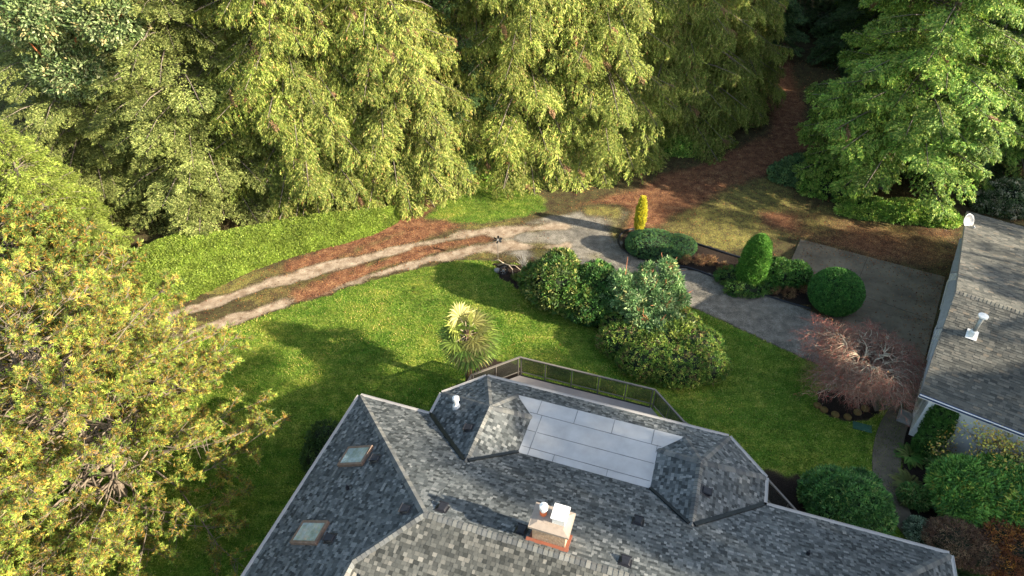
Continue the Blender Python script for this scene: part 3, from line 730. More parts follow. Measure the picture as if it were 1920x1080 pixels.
tur = [([(3, -1.12), (3, 0), (5.33, 2.33), (5.33, -.15)], zTW, (3, 0), (0, 1)),
       ([(3, -1.12), (5.33, -.15), (4.36, -2.48)], zNW, (3, -1.12), (1, -1)),
       ([(4.36, -2.48), (6.30, -2.48), Dp, (5.33, -.15)], zTN, (0, -2.48), (1, 0)),
       ([(5.33, -.15), Dp, Ep], zNE, (6.30, -2.48), (1, 1)),
       ([(5.33, -.15), Ep, Fp, (5.33, 2.33)], zTE, (7.66, 0), (0, 1))]
for poly, zf, o, e in tur:
    F(poly, zf, o, e)
    F(mir(poly), (lambda zf: (lambda u, ww: zf(MU - u, ww)))(zf), (MU - o[0], o[1]), (-e[0], e[1]))
F([(6.30, -2.48), (11.86, -2.48), (MU - Dp[0], Dp[1]), Dp], zTN, (0, -2.48), (1, 0))
rf.build('roof', house)
H3 = lambda u, ww, z: (u, -ww, z)
def nv(gx_, gw_): return (-gx_, gw_, 1)     # normal of z = gx*u + gw*w in local (x,-w)
nW_, nN_, nS_, nE_ = nv(PT, 0), nv(0, PT), nv(0, -PT), nv(-PT, 0)
q2 = PT * rt2
runs = [(H3(0, 0, EZ), H3(5.3, 5.3, RZ), nW_, nN_), (H3(3.7, 6.9, wing(3.7, 0)), H3(5.3, 5.3, RZ), nW_, nS_), (H3(3.7, 14, wing(3.7, 0)), H3(3.7, 6.9, wing(3.7, 0)), nW_, nE_),
        (H3(5.3, 5.3, RZ), H3(15.55, 5.3, RZ), nN_, nS_), (H3(20.85, 0, EZ), H3(15.55, 5.3, RZ), nN_, nE_), (H3(20.85, 10.6, EZ), H3(15.55, 5.3, RZ), nS_, nE_)]
for mrr in (False, True):
    X = (lambda u: MU - u) if mrr else (lambda u: u); sg = -1 if mrr else 1
    T = H3(X(5.33), -.15, TZ); a = lambda n: (n[0] * sg, n[1], n[2])
    nNW, nNE = a(nv(q2, q2)), a(nv(-q2, q2)); tw, te = a(nW_), a(nE_)
    runs += [(H3(X(3), -1.12, EZ), T, tw, nNW), (H3(X(4.36), -2.48, EZ), T, nNW, nN_), (H3(X(Dp[0]), Dp[1], FZ), T, nN_, nNE), (H3(X(Ep[0]), Ep[1], FZ), T, nNE, te), (H3(X(5.33), 2.33, TZ), T, tw, te)]
ridge_caps('ridge_cap', runs, [(.11, .112, .11), (.135, .135, .125), (.155, .152, .14), (.085, .088, .088)], 8, house)
# flat roof with its lapped membrane sheets
flat = [Dp, Ep, Fp, (MU - fu, fw), (MU - Ep[0], Ep[1]), (MU - Dp[0], Dp[1])]
M['membrane'] = mat('flat_membrane', (.42, .425, .43), .65, noise=(1.4, .8, (.30, .30, .295)), bump=(60, .15, .003))
M['seam'] = mat('membrane_seam', (.10, .10, .10), .8, noise=(2.5, .8, (.28, .29, .30)))
fl = MB(); fl.prism([(u, -ww) for u, ww in flat], FZ - .02, FZ + .015); fo = fl.build('flat_roof', M['membrane'], house)
sm = MB()
def seam(u0, w0, u1, w1): sm.bar((u0, -w0, FZ + .016), (u1, -w1, FZ + .016), .022, .010)
a1, a2, a3 = -.92, -.12, .60
seam(6.62, a1, 11.5, a1 + .02); seam(7.15, a2, 11.36, a2); seam(6.8, a3, 11.36, a3 + .02)
seam(7.1, -.9, 7.1, .9)
for uu in (6.9, 8.3, 9.7, 11.15): seam(uu, -1.56, uu, a1)
for uu in (8.0, 9.9): seam(uu, a3, uu, .9)
seam(6.75, a2, 7.1, a2); seam(11.36, a1, 11.36, -.6)
sm.build('seam', M['seam'], fo)
# dark flashing where the turret roofs meet the main slope
for mrr in (False, True):
    X = (lambda u: MU - u) if mrr else (lambda u: u)
    MB().bar(H3(X(3.02), .02, EZ + .05), H3(X(5.25), 2.25, TZ + .01), .13, .07).build('valley_flashing', M['flash'], house)
    MB().bar(H3(X(5.42), 2.24, TZ + .0), H3(X(Fp[0]), Fp[1], FZ + .05), .10, .07).build('valley_flashing', M['flash'], house)
MB().bar(H3(3.95, 6.95, 5.24), H3(4.35, 8.0, 4.95), .08, .06).build('valley_flashing', M['flash'], house)
# gutters and fascia
edge = [(0, 14), (0, 0), (3, 0), (3, -1.12), (4.36, -2.48), (13.80, -2.48), (15.16, -1.12), (15.16, 0), (20.85, 0), (20.85, 10.6)]
gt = MB(); fa = MB()
for (u0, w0), (u1, w1) in zip(edge[:-1], edge[1:]):
    d = Vector((u1 - u0, w1 - w0)).normalized(); o = Vector((-d.y, d.x)); 
    if o.dot(Vector((9 - u0, 6 - w0))) > 0: o = -o
    e0 = (u0 + o.x * .05, w0 + o.y * .05); e1 = (u1 + o.x * .05, w1 + o.y * .05)
    gt.bar(H3(*e0, EZ - .045), H3(*e1, EZ - .045), .12, .10)
    gt.bar(H3(u0 + o.x * .105, w0 + o.y * .105, EZ + .01), H3(u1 + o.x * .105, w1 + o.y * .105, EZ + .01), .018, .02)
    fa.bar(H3(u0 - o.x * .03, w0 - o.y * .03, EZ - .15), H3(u1 - o.x * .03, w1 - o.y * .03, EZ - .15), .03, .24)
gt.build('gutter', M['gutter'], house); fa.build('fascia', M['white'], house)
sf = MB(); sf.add([(u, -ww, EZ - .2) for u, ww in edge] + [(7.4, -10.6, EZ - .2), (7.4, -14, EZ - .2)], [tuple(range(12))]); sf.build('soffit', M['white'], house)
wl_ = [(.6, 13.4), (.6, .6), (3.6, .6), (3.6, -.87), (4.6, -1.88), (13.55, -1.88), (14.56, -.87), (14.56, .6), (20.25, .6), (20.25, 10), (6.8, 10), (6.8, 13.4)]
wb = MB(); wb.prism([(u, -ww) for u, ww in wl_], -.1, EZ - .21); wb.build('wall', M['siding'], house)
def window(parent, p, d, nrm_, wd, ht, zc, fr_m, nm='window'):
    """p: centre on the wall in local xy, d: direction along the wall, nrm_: outward"""
    a = Vector((p[0], p[1], zc)); d = Vector((*d, 0)).normalized(); n_ = Vector((*nrm_, 0)).normalized(); up = Vector((0, 0, 1))
    mb = MB()
    for sgn_ in (-1, 1):
        mb.bar(a + d * sgn_ * wd / 2 - up * ht / 2 + n_ * .03, a + d * sgn_ * wd / 2 + up * ht / 2 + n_ * .03, .07, .07)
        mb.bar(a - d * (wd / 2 + .035) + up * sgn_ * (ht / 2 + .035) + n_ * .033, a + d * (wd / 2 + .035) + up * sgn_ * (ht / 2 + .035) + n_ * .033, .07, .07)
    mb.bar(a - up * ht / 2 + n_ * .028, a + up * ht / 2 + n_ * .028, .045, .045)
    f = mb.build(nm, fr_m, parent)
    pn = MB(); pn.bar(a - d * wd / 2 + n_ * .012, a + d * wd / 2 + n_ * .012, .01, ht); pn.build('pane', M['tintdark'], f)
M['tintdark'] = mat('window_glass', (.02, .028, .03), .05, spec=.8, noise=(1, .3))
for ww in (2.6, 5.2, 8.4): window(house, (.6, -ww), (0, 1), (-1, 0), 1.5, 1.2, 1.9, M['white'])
for uu in (6.2, 9.1, 12.0): window(house, (uu, 1.88), (1, 0), (0, 1), 2.2, 1.9, 1.95, M['white'])
for uu in (16.5, 18.6): window(house, (uu, -.6), (1, 0), (0, 1), 1.3, 1.1, 1.95, M['white'])

# roof furniture
def mtx_on(u, ww, z, slope_dir, ang=math.atan(PT)):
    """frame lying on a slope; slope_dir = local (x,y) pointing uphill"""
    s = Vector((*slope_dir, 0)).normalized(); up = (s * math.cos(ang) + Vector((0, 0, 1)) * math.sin(ang)); n_ = (Vector((0, 0, 1)) * math.cos(ang) - s * math.sin(ang)); x = up.cross(n_)
    return Matrix(((x.x, up.x, n_.x, u), (x.y, up.y, n_.y, -ww), (x.z, up.z, n_.z, z), (0, 0, 0, 1)))
def roof_vent(px, py, zf, sd_, lab=None):
    u, ww, z = hitH(px, py, zf); m = mtx_on(u, ww, z, sd_); mb = MB()
    mb.box(-.19, .19, -.20, .20, .0, .022, m)
    k = [(-.14, -.15, .02), (.14, -.15, .02), (.14, .14, .02), (-.14, .14, .02), (-.13, -.14, .13), (.13, -.14, .13), (.09, .12, .07), (-.09, .12, .07)]
    mb.add([m @ Vector(p) for p in k], [(3, 2, 1, 0), (4, 5, 6, 7), (0, 1, 5, 4), (1, 2, 6, 5), (2, 3, 7, 6), (3, 0, 4, 7)])
    mb.box(-.15, .15, -.17, -.13, .10, .145, m)
    o = mb.build('roof_vent', M['blackp'], house, bevel=.01)
    if lab: o['label'] = lab
zTWm = lambda u, ww: EZ + PT * (u - 3); zTEr = lambda u, ww: zTW(MU - u, ww); zTWr = lambda u, ww: zTE(MU - u, ww)
for px, py, zf, s_ in ((705, 861, zW, (1, 0)), (762, 956, zW, (1, 0)), (620, 1010, zW, (1, 0)), (829, 954, zN, (0, -1)), (880, 803, zTW, (1, 0)), (1323, 921, zTEr, (-1, 0)), (1196, 979, zN, (0, -1)), (977, 996, zN, (0, -1)), (1172, 1055, zN, (0, -1))):
    roof_vent(px, py, zf, s_)
def pipe(px, py, zf, h, r_, m, nm, cap=True, name='vent_pipe', base_m=None):
    u, ww, z = hitH(px, py, zf); mb = MB()
    mb.tube([(u, -ww, z - .05), (u, -ww, z + h)], r_, 12)
    mb.tube([(u, -ww, z - .1), (u, -ww, z + .12), (u, -ww, z + .18)], [r_ * 1.9, r_ * 1.7, r_ * 1.05], 12)
    if cap: mb.tube([(u, -ww, z + h - .10), (u, -ww, z + h - .06), (u, -ww, z + h + .06), (u, -ww, z + h + .10)], [r_ * 1.0, r_ * 1.55, r_ * 1.55, r_ * .8], 14)
    return mb.build(name, m, house, smooth=False)
pipe(856, 764, zTW, .50, .085, M['white'], '')
for px, py, zf in ((652, 917, zW), (1514, 1040, zN)): pipe(px, py, zf, .22, .035, M['blackp'], '', cap=False)
for ww in (3.08, 6.06):
    m = mtx_on(1.62, ww, zW(1.62, 0), (1, 0)); mb = MB()
    hx, hy = .36, .53
    for s_ in (-1, 1):
        mb.box(s_ * hx - .045, s_ * hx + .045, -hy - .045, hy + .045, 0, .13, m); mb.box(-hx, hx, s_ * hy - .045, s_ * hy + .045, 0, .127, m)
    f = mb.build('skylight', M['skyfr'] if 'skyfr' in M else M.setdefault('skyfr', mat('bronze_frame', (.17, .115, .085), .5, noise=(6, .3))), house, bevel=.012)
    g = MB(); g.box(-hx + .03, hx - .03, -hy + .03, hy - .03, .05, .115, m); g.build('skylight_glass', M['skyglass'], f)
# chimney
cu0, cu1, cw0, cw1 = 8.47, 9.42, 4.42, 5.02
cb = MB(); cb.box(cu0, cu1, -cw1, -cw0, 5.4, 6.72); ch = cb.build('chimney', M['brick'], house)
k = MB(); k.box(cu0 - .10, cu1 + .10, -cw1 - .10, -cw0 + .10, 6.72, 6.80); k.add([(cu0 - .08, -cw1 - .08, 6.80), (cu1 + .08, -cw1 - .08, 6.80), (cu1 + .08, -cw0 + .08, 6.80), (cu0 - .08, -cw0 + .08, 6.80), (cu0 + .1, -cw1 + .08, 6.85), (cu1 - .1, -cw1 + .08, 6.85), (cu1 - .1, -cw0 - .08, 6.85), (cu0 + .1, -cw0 - .08, 6.85)], [(4, 5, 6, 7), (0, 1, 5, 4), (1, 2, 6, 5), (2, 3, 7, 6), (3, 0, 4, 7)])
k.build('chimney_crown', M['crown'], ch)
k = MB(); k.bar((cu0 - .16, -cw1 - .05, zN(0, cw1) + .03), (cu1 + .12, -cw1 - .05, zN(0, cw1) + .03), .14, .07); k.bar((cu1 + .05, -cw1 - .05, zN(0, cw1) + .04), (cu1 + .05, -cw0, zN(0, cw0) + .04), .09, .06); k.bar((cu0 - .05, -cw1 - .05, zN(0, cw1) + .04), (cu0 - .05, -cw0, zN(0, cw0) + .04), .09, .06)
k.build('chimney_flashing', M['copper'], ch)
fx, fy = cu0 + .20, -(cw0 + .22)
k = MB(); k.tube([(fx, fy, 6.8), (fx, fy, 7.0)], .10, 14); k.build('clay_flue', M['orange'], ch)
k = MB(); k.tube([(fx, fy, 7.0), (fx, fy, 7.12)], .085, 14); k.tube([(fx, fy, 7.12), (fx, fy, 7.24), (fx, fy, 7.28)], [.12, .12, .02], 16); k.build('flue_cap', M['white'], ch)
sx0, sx1, sy1, sy0 = cu0 + .50, cu0 + .86, -(cw0 + .02), -(cw0 + .42)
k = MB(); k.box(sx0, sx1, sy0, sy1, 6.8, 7.08); k.box(sx0 - .045, sx1 + .045, sy0 - .045, sy1 + .045, 7.12, 7.16)
for s_ in (sx0 + .02, sx1 - .02):
    for t_ in (sy0 + .02, sy1 - .02): k.tube([(s_, t_, 7.05), (s_, t_, 7.13)], .02, 6)
k.box(sx0 + .05, sx1 - .05, sy0 + .05, sy1 - .05, 7.08, 7.1); k.build('chimney_cap', M['white'], ch, bevel=.006)
k = MB(); k.box(sx0 + .03, sx1 - .03, sy0 + .02, sy1 - .02, 7.075, 7.122); k.build('cap_opening', M['blackp'], ch)
# deck and railing
DZ = .85; RT = DZ + 1.0
drail = [(3.18, 1.0), (3.18, -3.62), (4.85, -5.28), (10.85, -5.28), (12.25, -3.95), (15.35, -2.45), (17.35, -.45), (17.35, .55)]
dk = MB(); dk.prism([(u, -ww) for u, ww in [(3.3, .6), (3.3, -3.55), (4.95, -5.15), (10.8, -5.15), (12.15, -3.85), (15.3, -2.35), (17.25, -.4), (17.25, .6)]], DZ - .18, DZ)
dk.build('deck', M['deck'], house)
for u, ww in drail[1:-1] + [(7, -5.1), (9, -5.1)]: MB().box(u - .06, u + .06, -ww - .06 - .12, -ww + .06 - .12, -.1, DZ - .18).build('deck_post', M['bark'], house)
ral = MB()
for (a_, b_) in zip(drail[:-1], drail[1:]):
    ral.bar(H3(*a_, RT), H3(*b_, RT), .075, .05); ral.bar(H3(*a_, DZ + .07), H3(*b_, DZ + .07), .04, .035)
rl = ral.build('railing', M['rail'], house)
po = MB(); gp = MB()
for (a_, b_) in zip(drail[:-1], drail[1:]):
    a2_, b2_ = Vector(a_), Vector(b_); L_ = (b2_ - a2_).length; n_ = max(1, round(L_ / 1.18)); d_ = (b2_ - a2_).normalized()
    for i in range(n_ + 1):
        p = a2_ + d_ * (L_ * i / n_ + (.07 if i == 0 else -.07 if i == n_ else 0)); MB().box(p.x - .028, p.x + .028, -p.y - .028, -p.y + .028, DZ - .15, RT - .03).build('railing_post', M['rail'], rl)
        if i < n_: MB().bar(H3(*(a2_ + d_ * (L_ * i / n_ + .07)), (DZ + RT) / 2 + .03), H3(*(a2_ + d_ * (L_ * (i + 1) / n_ - .07)), (DZ + RT) / 2 + .03), .012, .84).build('glass_panel', M['tint'], rl)
cl = MB(); cl.prism([(u, -ww) for u, ww in [(4.95, -5.15), (10.8, -5.15), (10.8, -5.1), (4.95, -5.1)]], DZ, DZ + .03); cl.build('deck_edge', M['flash'], house)

# ================================================================== GARAGE
garage = thing('garage', 'white walled garage with weathered grey gable roof beside the concrete driveway', 'garage', (gc[0], gc[1], 0), R(57))
# local: x = t along the gable wall, y = -s (s goes into the building)
rT, rZ, eZ = 4.55, 4.62, 2.75; S0, S1 = -.48, 17; T0, T1 = -.33, 15.0
zg = lambda t: eZ + (rZ - eZ) * (t - T0) / (rT - T0) if t <= rT else eZ + (rZ - eZ) * (T1 - t) / (T1 - rT)
rg = Roof(9, [(.050, .050, .044), (.072, .070, .060), (.090, .087, .074), (.11, .102, .085), (.125, .105, .08)], [2.5, 4, 4, 2, .5])
rg.face([(T0, -S0, eZ), (T0, -S1, eZ), (rT, -S1, rZ), (rT, -S0, rZ)], (T0, 0, eZ), (0, 1, 0), wmin=.15, wmax=.27, row=.115)
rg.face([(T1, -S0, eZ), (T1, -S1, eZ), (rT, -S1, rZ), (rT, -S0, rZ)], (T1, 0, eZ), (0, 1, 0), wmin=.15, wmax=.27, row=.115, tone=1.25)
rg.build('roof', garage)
na = (-(rZ - eZ) / (rT - T0), 0, 1); nb = ((rZ - eZ) / (T1 - rT), 0, 1)
ridge_caps('ridge_cap', [((rT, -S0, rZ), (rT, -S1, rZ), na, nb)], [(.10, .095, .083), (.13, .125, .105)], 4, garage)
for sx in (S0 + .02, S1 - .02):
    for a_, b_ in (((T0, eZ), (rT, rZ)), ((rT, rZ), (T1, eZ))): MB().bar((a_[0], -sx, a_[1] - .09), (b_[0], -sx, b_[1] - .09), .04, .17).build('barge_board', M['galv'], garage)
mb = MB(); mb.bar((T0 - .05, -S0, eZ - .05), (T0 - .05, -S1, eZ - .05), .11, .10); mb.build('gutter', M['blue_metal'], garage)
mb = MB(); mb.bar((T0 - .10, -S0, eZ + .01), (T0 - .10, -S1, eZ + .01), .03, .03); mb.bar((T0 + .01, -S0, eZ - .12), (T0 + .01, -S1, eZ - .12), .03, .22); mb.build('fascia', M['white'], garage)
mb = MB(); WT = 14.2
for s0_, s1_ in ((0, .15), (15.85, 16)):
    mb.add([(t, -s_, z) for s_ in (s0_, s1_) for t, z in ((0, -.05), (WT, -.05), (WT, zg(WT) - .12), (rT, rZ - .12), (0, zg(0) - .12))], [(0, 1, 2, 3, 4), (9, 8, 7, 6, 5), (0, 5, 6, 1), (1, 6, 7, 2), (2, 7, 8, 3), (3, 8, 9, 4), (4, 9, 5, 0)])
mb.box(0, .15, -15.85, -.15, -.05, zg(0) - .12); mb.box(WT - .15, WT, -15.85, -.15, -.05, zg(WT) - .12)
M['bright'] = mat('bright_white_wall', (.86, .85, .82), .6, noise=(1.5, .06))
mb.build('wall', M['bright'], garage)
for t_ in (1.0, 5.2, 9.4):
    d_ = MB(); d_.box(t_, t_ + 2.6, .002, .05, 0, 2.15)
    for z_ in (.02, .55, 1.08, 1.61):
        for k_ in range(4): d_.box(t_ + .08 + k_ * .63, t_ + .60 + k_ * .63, .05, .065, z_ + .06, z_ + .46)
    d_.build('garage_door', M['white'], garage)
# sloping grey hoods over the garage doors
for t0_, t1_ in ((.2, 3.7), (4.6, 8.5), (9.3, 12.6)):
    h_ = MB(); h_.add([(t0_, .0, 2.72), (t1_, .0, 2.72), (t1_, .42, 2.42), (t0_, .42, 2.42), (t0_, .0, 2.62), (t1_, .0, 2.62), (t1_, .42, 2.32), (t0_, .42, 2.32)], [(0, 1, 2, 3), (7, 6, 5, 4), (0, 4, 5, 1), (1, 5, 6, 2), (2, 6, 7, 3), (3, 7, 4, 0)])
    h_.build('door_hood', M['galv'], garage)
wn = [0]
window(garage, (0, -6.6), (0, 1), (-1, 0), 1.3, 1.1, 1.45, M['skyfr'])
# flue on the garage roof, satellite dish
def hitG(px, py):
    z = 4
    for _ in range(30): t, s_ = toGL(G(px, py, z)); z = .5 * z + .5 * zg(t)
    return t, -s_, z
x_, y_, z_ = hitG(1822, 628)
mb = MB(); mb.tube([(x_, y_, z_ - .1), (x_, y_, z_ + .98)], .085, 14); fp = mb.build('flue_pipe', M['steel'], garage, smooth=True)
sl = math.atan((rZ - eZ) / (rT - T0)); mm = Matrix.Translation((x_, y_, z_)) @ Matrix.Rotation(-sl, 4, 'Y')
mb = MB(); mb.box(-.23, .23, -.21, .21, .01, .035, mm); mb.tube([(x_, y_, z_), (x_, y_, z_ + .22), (x_, y_, z_ + .27)], [.16, .14, .10], 16); mb.build('flue_flashing', M['white'], fp)
mb = MB(); mb.tube([(x_, y_, z_ + .96), (x_, y_, z_ + 1.0), (x_, y_, z_ + 1.03), (x_, y_, z_ + 1.10), (x_, y_, z_ + 1.12)], [.09, .09, .19, .19, .05], 18); mb.build('flue_cap', M['white'], fp)
dx, dy, dz = GL(13.0, -.45, 2.7)
dish = thing('satellite_dish', 'pale grey oval satellite dish fixed to the far gable edge of the garage', 'satellite dish', (dx, dy, dz), 0)
mb = MB(); aim = Vector((.25, -.85, .48)).normalized(); a_ = aim.cross(Vector((0, 0, 1))).normalized(); b2 = a_.cross(aim); cen = Vector((0, -.02, .62))
for i in range(6):
    for k_ in range(20):
        rr = .38 * i / 5; th_ = 2 * math.pi * k_ / 20; mb.v.append(tuple(cen + a_ * rr * .9 * math.cos(th_) + b2 * rr * math.sin(th_) + aim * (rr * rr * .55)))
for i in range(5):
    for k_ in range(20): mb.f.append((i * 20 + k_, i * 20 + (k_ + 1) % 20, (i + 1) * 20 + (k_ + 1) % 20, (i + 1) * 20 + k_))
o = mb.build('reflector', M['galv'], dish, smooth=True); sl_ = o.modifiers.new('solid', 'SOLIDIFY'); sl_.thickness = .012
mb = MB(); mb.tube([(.32, 0, .0), (.08, .04, .06), (0, .02, .3), tuple(cen - aim * .02)], .022, 8); mb.box(.22, .42, -.05, .05, -.05, .06); mb.build('mount', M['galv'], dish)
mb = MB(); mb.tube([tuple(cen - b2 * .3), tuple(cen - b2 * .34 + aim * .42)], .014, 6); mb.build('feed_arm', M['galv'], dish)
mb = MB(); e_ = cen - b2 * .34 + aim * .42; mb.tube([tuple(e_), tuple(e_ + b2 * .1 - aim * .06)], [.035, .045], 10); mb.build('receiver', M['galv'], dish)

# ================================================================== GARDEN PLANTS
def lob(base, *ls):
    """lobes given as (px, py, z, rx, ry, rz): the ellipsoid centre seen at px,py at height z"""
    out = []
    for px, py, z, a, b, c in ls:
        p = G(px, py, z); out.append((p[0] - base[0], p[1] - base[1], z, a, b, c))
    return out
def at0(px, py): return G(px, py, 0)
GR = dict(laurel=[(.035, .085, .020), (.055, .125, .025), (.085, .16, .035), (.03, .06, .02)])
# left end: big rhododendron
b0 = at0(1045, 560)
shrub('rhododendron', 'tall rounded rhododendron with yellow tipped leaves at the left end of the middle island', 'shrub', b0,
      lob(b0, (1042, 532, 1.3, 1.45, 1.3, 1.35), (1010, 528, .9, .9, .9, 1.0), (1052, 500, 2.0, .85, .85, .8), (1082, 560, .9, 1.0, .9, .95)), 1500, 14, .15, .17, .065,
      [(.045, .11, .02), (.085, .16, .03), (.19, .21, .05), (.30, .27, .09), (.06, .09, .03)], [3, 4, 2.4, .9, 2], seed=11, gloss=True, clumpvar=.3)
b0 = at0(1120, 580)
shrub('camellia', 'dark green camellia bush between the tall rhododendron and the red barked arbutus', 'shrub', b0,
      lob(b0, (1118, 530, 1.4, 1.0, 1.0, 1.1), (1105, 575, .8, 1.1, .9, .8), (1135, 562, 1.0, .8, .8, .9)), 1000, 14, .13, .14, .055,
      [(.03, .085, .018), (.05, .125, .025), (.10, .17, .035), (.18, .20, .05)], [3, 4, 2, .6], seed=12, gloss=True)
def arbutus(name, label, b0, ls, seed, n=900):
    rng = np.random.default_rng(seed); t = thing(name, label, 'tree', b0)
    L_ = lob(b0, *ls)
    V, Fq, col = shrub_mesh(rng, L_, n, 12, .17, .17, .055, [(.10, .19, .06), (.17, .27, .10), (.28, .36, .17), (.07, .14, .05), (.36, .36, .14)], [3, 4, 2, 3, .7], shell=.45, clumpvar=.3)
    npmesh('crown', V, Fq, M['leaf_gloss'], t, col)
    A = []; B = []; ra = []; rb = []
    for l in L_:
        l = np.array(l); hub = np.array([l[0] * .8, l[1] * .8, l[2] * .75]); A.append([0, 0, -.05]); B.append(hub); ra.append(.085); rb.append(.05)
        for q in range(9):
            e = l[:3] + nrm(rng.standard_normal(3)) * l[3:] * .75; m_ = (hub + e) / 2 + rng.standard_normal(3) * .12
            A += [hub, m_]; B += [m_, e]; ra += [.04, .026]; rb += [.026, .012]
            for z in range(2):
                e2 = e + rng.standard_normal(3) * .3; A.append(m_); B.append(e2); ra.append(.02); rb.append(.008)
    Vs, Fs = tubes_np(A, B, ra, rb, 5); npmesh('trunk', Vs, Fs, M['red_bark'], t); return t
arbutus('arbutus_tree', 'tall pale leaved arbutus with bare red branches rising from the middle island', at0(1240, 625),
        [(1218, 530, 2.3, .45, .42, .40), (1258, 530, 2.2, .55, .5, .5), (1240, 568, 1.7, .62, .55, .5), (1275, 560, 1.6, .38, .38, .4), (1252, 500, 2.7, .36, .36, .38), (1216, 505, 2.5, .30, .30, .34)], 21, 800)
arbutus('arbutus_tree', 'shorter arbutus with a few red twigs left of the tall arbutus', at0(1175, 600),
        [(1165, 530, 2.1, .55, .5, .5), (1185, 565, 1.6, .8, .7, .6), (1195, 528, 2.0, .36, .36, .36), (1150, 560, 1.3, .6, .6, .6)], 22, 700)
arbutus('arbutus_tree', 'low grey green arbutus shoots below the tall arbutus in the middle island', at0(1215, 650),
        [(1205, 600, 1.2, .7, .55, .45), (1235, 618, 1.1, .5, .45, .4), (1255, 600, 1.2, .45, .4, .4)], 23, 480)
b0 = at0(1240, 670)
shrub('azalea_hedge', 'wide low azalea mound of small olive and bronze leaves in the middle island', 'hedge', b0,
      lob(b0, (1180, 640, .45, 1.6, 1.1, .8), (1220, 675, .5, 1.6, 1.15, .85), (1270, 685, .5, 1.7, 1.2, .85), (1300, 650, .55, 1.5, 1.2, .9), (1250, 640, .6, 1.5, 1.0, .8), (1318, 682, .45, 1.25, 1.1, .7), (1170, 612, .45, 1.2, .9, .65), (1275, 612, .6, 1.1, .9, .8)),
      4300, 12, .075, .075, .040, [(.05, .12, .02), (.11, .19, .03), (.20, .27, .045), (.15, .11, .045), (.34, .36, .08)], [4, 4, 3, 1.6, 1], seed=13, core=.86, shell=.9, clumpvar=.35)
b0 = at0(1255, 632)
shrub('rhododendron', 'small bright yellow green rhododendron poking out of the low azalea mound', 'shrub', b0,
      lob(b0, (1258, 622, 1.15, .55, .5, .45), (1225, 640, 1.05, .45, .4, .35), (1283, 618, 1.15, .4, .4, .4)), 260, 12, .13, .15, .06, [(.12, .18, .03), (.22, .26, .05), (.07, .12, .02)], None, seed=14, gloss=True)
# island between the driveways
b0 = at0(1232, 468)
shrub('juniper_mound', 'smooth blue green clipped mound shrub beside the thin golden cypress', 'shrub', b0,
      lob(b0, (1222, 458, .6, 1.45, .85, .85), (1268, 462, .5, 1.15, .75, .65), (1200, 455, .5, .8, .7, .7), (1245, 473, .4, 1.1, .6, .55)), 3000, 10, .05, .06, .022,
      [(.07, .17, .06), (.11, .22, .065), (.05, .12, .06), (.15, .25, .06)], [4, 3, 3, 1], seed=15, core=.9, shell=.93, clumpvar=.22)
def column(name, label, b0, h, r_, cols, wts, seed, n, lL, lW, taper=.4, lean=(0, 0), bare=0, group=None):
    rng = np.random.default_rng(seed); t = thing(name, label, 'shrub', b0, 0, group); m = n
    f = rng.random(m) ** .85; th_ = rng.random(m) * 2 * math.pi
    if taper > .9: rad = r_ * np.sin(np.clip(f, 0.02, 1) ** .75 * math.pi * .94) ** .8 * 1.02
    else: rad = r_ * np.clip(1 - np.clip((f - .35) / .65, 0, 1) ** 2.4, .0, 1) ** .55 * (.88 + .12 * np.clip(f / .2, 0, 1))
    bump_ = 1 + .05 * np.sin(th_ * 5 + f * 17) + .04 * rng.standard_normal(m); rad = rad * bump_
    P = np.stack([rad * np.cos(th_) + lean[0] * f * h, rad * np.sin(th_) + lean[1] * f * h, bare + f * (h - bare)], 1)
    O_ = np.stack([np.cos(th_), np.sin(th_), .35 + 0 * th_], 1); k = np.repeat(np.arange(m), 8); q = len(k)
    D = O_[k] * .8 + np.array([0, 0, .5]) + .7 * rng.standard_normal((q, 3)); N = nrm(O_[k] + .6 * rng.standard_normal((q, 3)))
    V, Fq = leaf_quads(P[k] + .04 * rng.standard_normal((q, 3)), D, N, lL * (.7 + .6 * rng.random(q)), lW * (.7 + .6 * rng.random(q)))
    col = 1.15 * palette(rng, m, cols, wts, .3)[k]
    cv = []; cf = []
    for i in range(9):
        ff = i / 8; rr = (r_ * max(math.sin(ff ** .75 * math.pi * .94), 0) ** .8 if taper > .9 else r_ * max(0, 1 - max(0, (ff - .35) / .65) ** 2.4) ** .55) * .84
        for j in range(12): cv.append((rr * math.cos(j * math.pi / 6) + lean[0] * ff * h, rr * math.sin(j * math.pi / 6) + lean[1] * ff * h, bare + ff * (h - bare) * .98))
    for i in range(8):
        for j in range(12): cf.append((i * 12 + j, i * 12 + (j + 1) % 12, (i + 1) * 12 + (j + 1) % 12, (i + 1) * 12 + j))
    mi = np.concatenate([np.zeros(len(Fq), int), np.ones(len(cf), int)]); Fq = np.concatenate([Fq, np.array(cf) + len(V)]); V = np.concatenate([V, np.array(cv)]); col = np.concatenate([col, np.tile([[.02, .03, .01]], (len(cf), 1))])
    npmesh('foliage', V, Fq, [M['leaf'], M['core']], t, col, mi)
    s_ = MB(); s_.tube([(0, 0, -.05), (lean[0] * h * .5, lean[1] * h * .5, h * .5)], [.06, .02], 6); s_.build('stem', M['bark'], t); return t
column('golden_cypress', 'thin golden yellow cypress standing in the round end of the island bed', at0(1196, 440), 2.62, .26, [(.48, .42, .02), (.36, .36, .03), (.58, .48, .04), (.22, .26, .03)], [4, 3, 2, 1.5], 31, 1500, .07, .03, taper=1, bare=.15)
column('conical_shrub', 'tall clipped green cone shrub standing in the island bed', at0(1403, 534), 3.25, .68, [(.07, .20, .025), (.11, .26, .035), (.16, .31, .045), (.05, .13, .02)], [3, 4, 2, 2], 32, 6500, .075, .035)
b0 = at0(1392, 545)
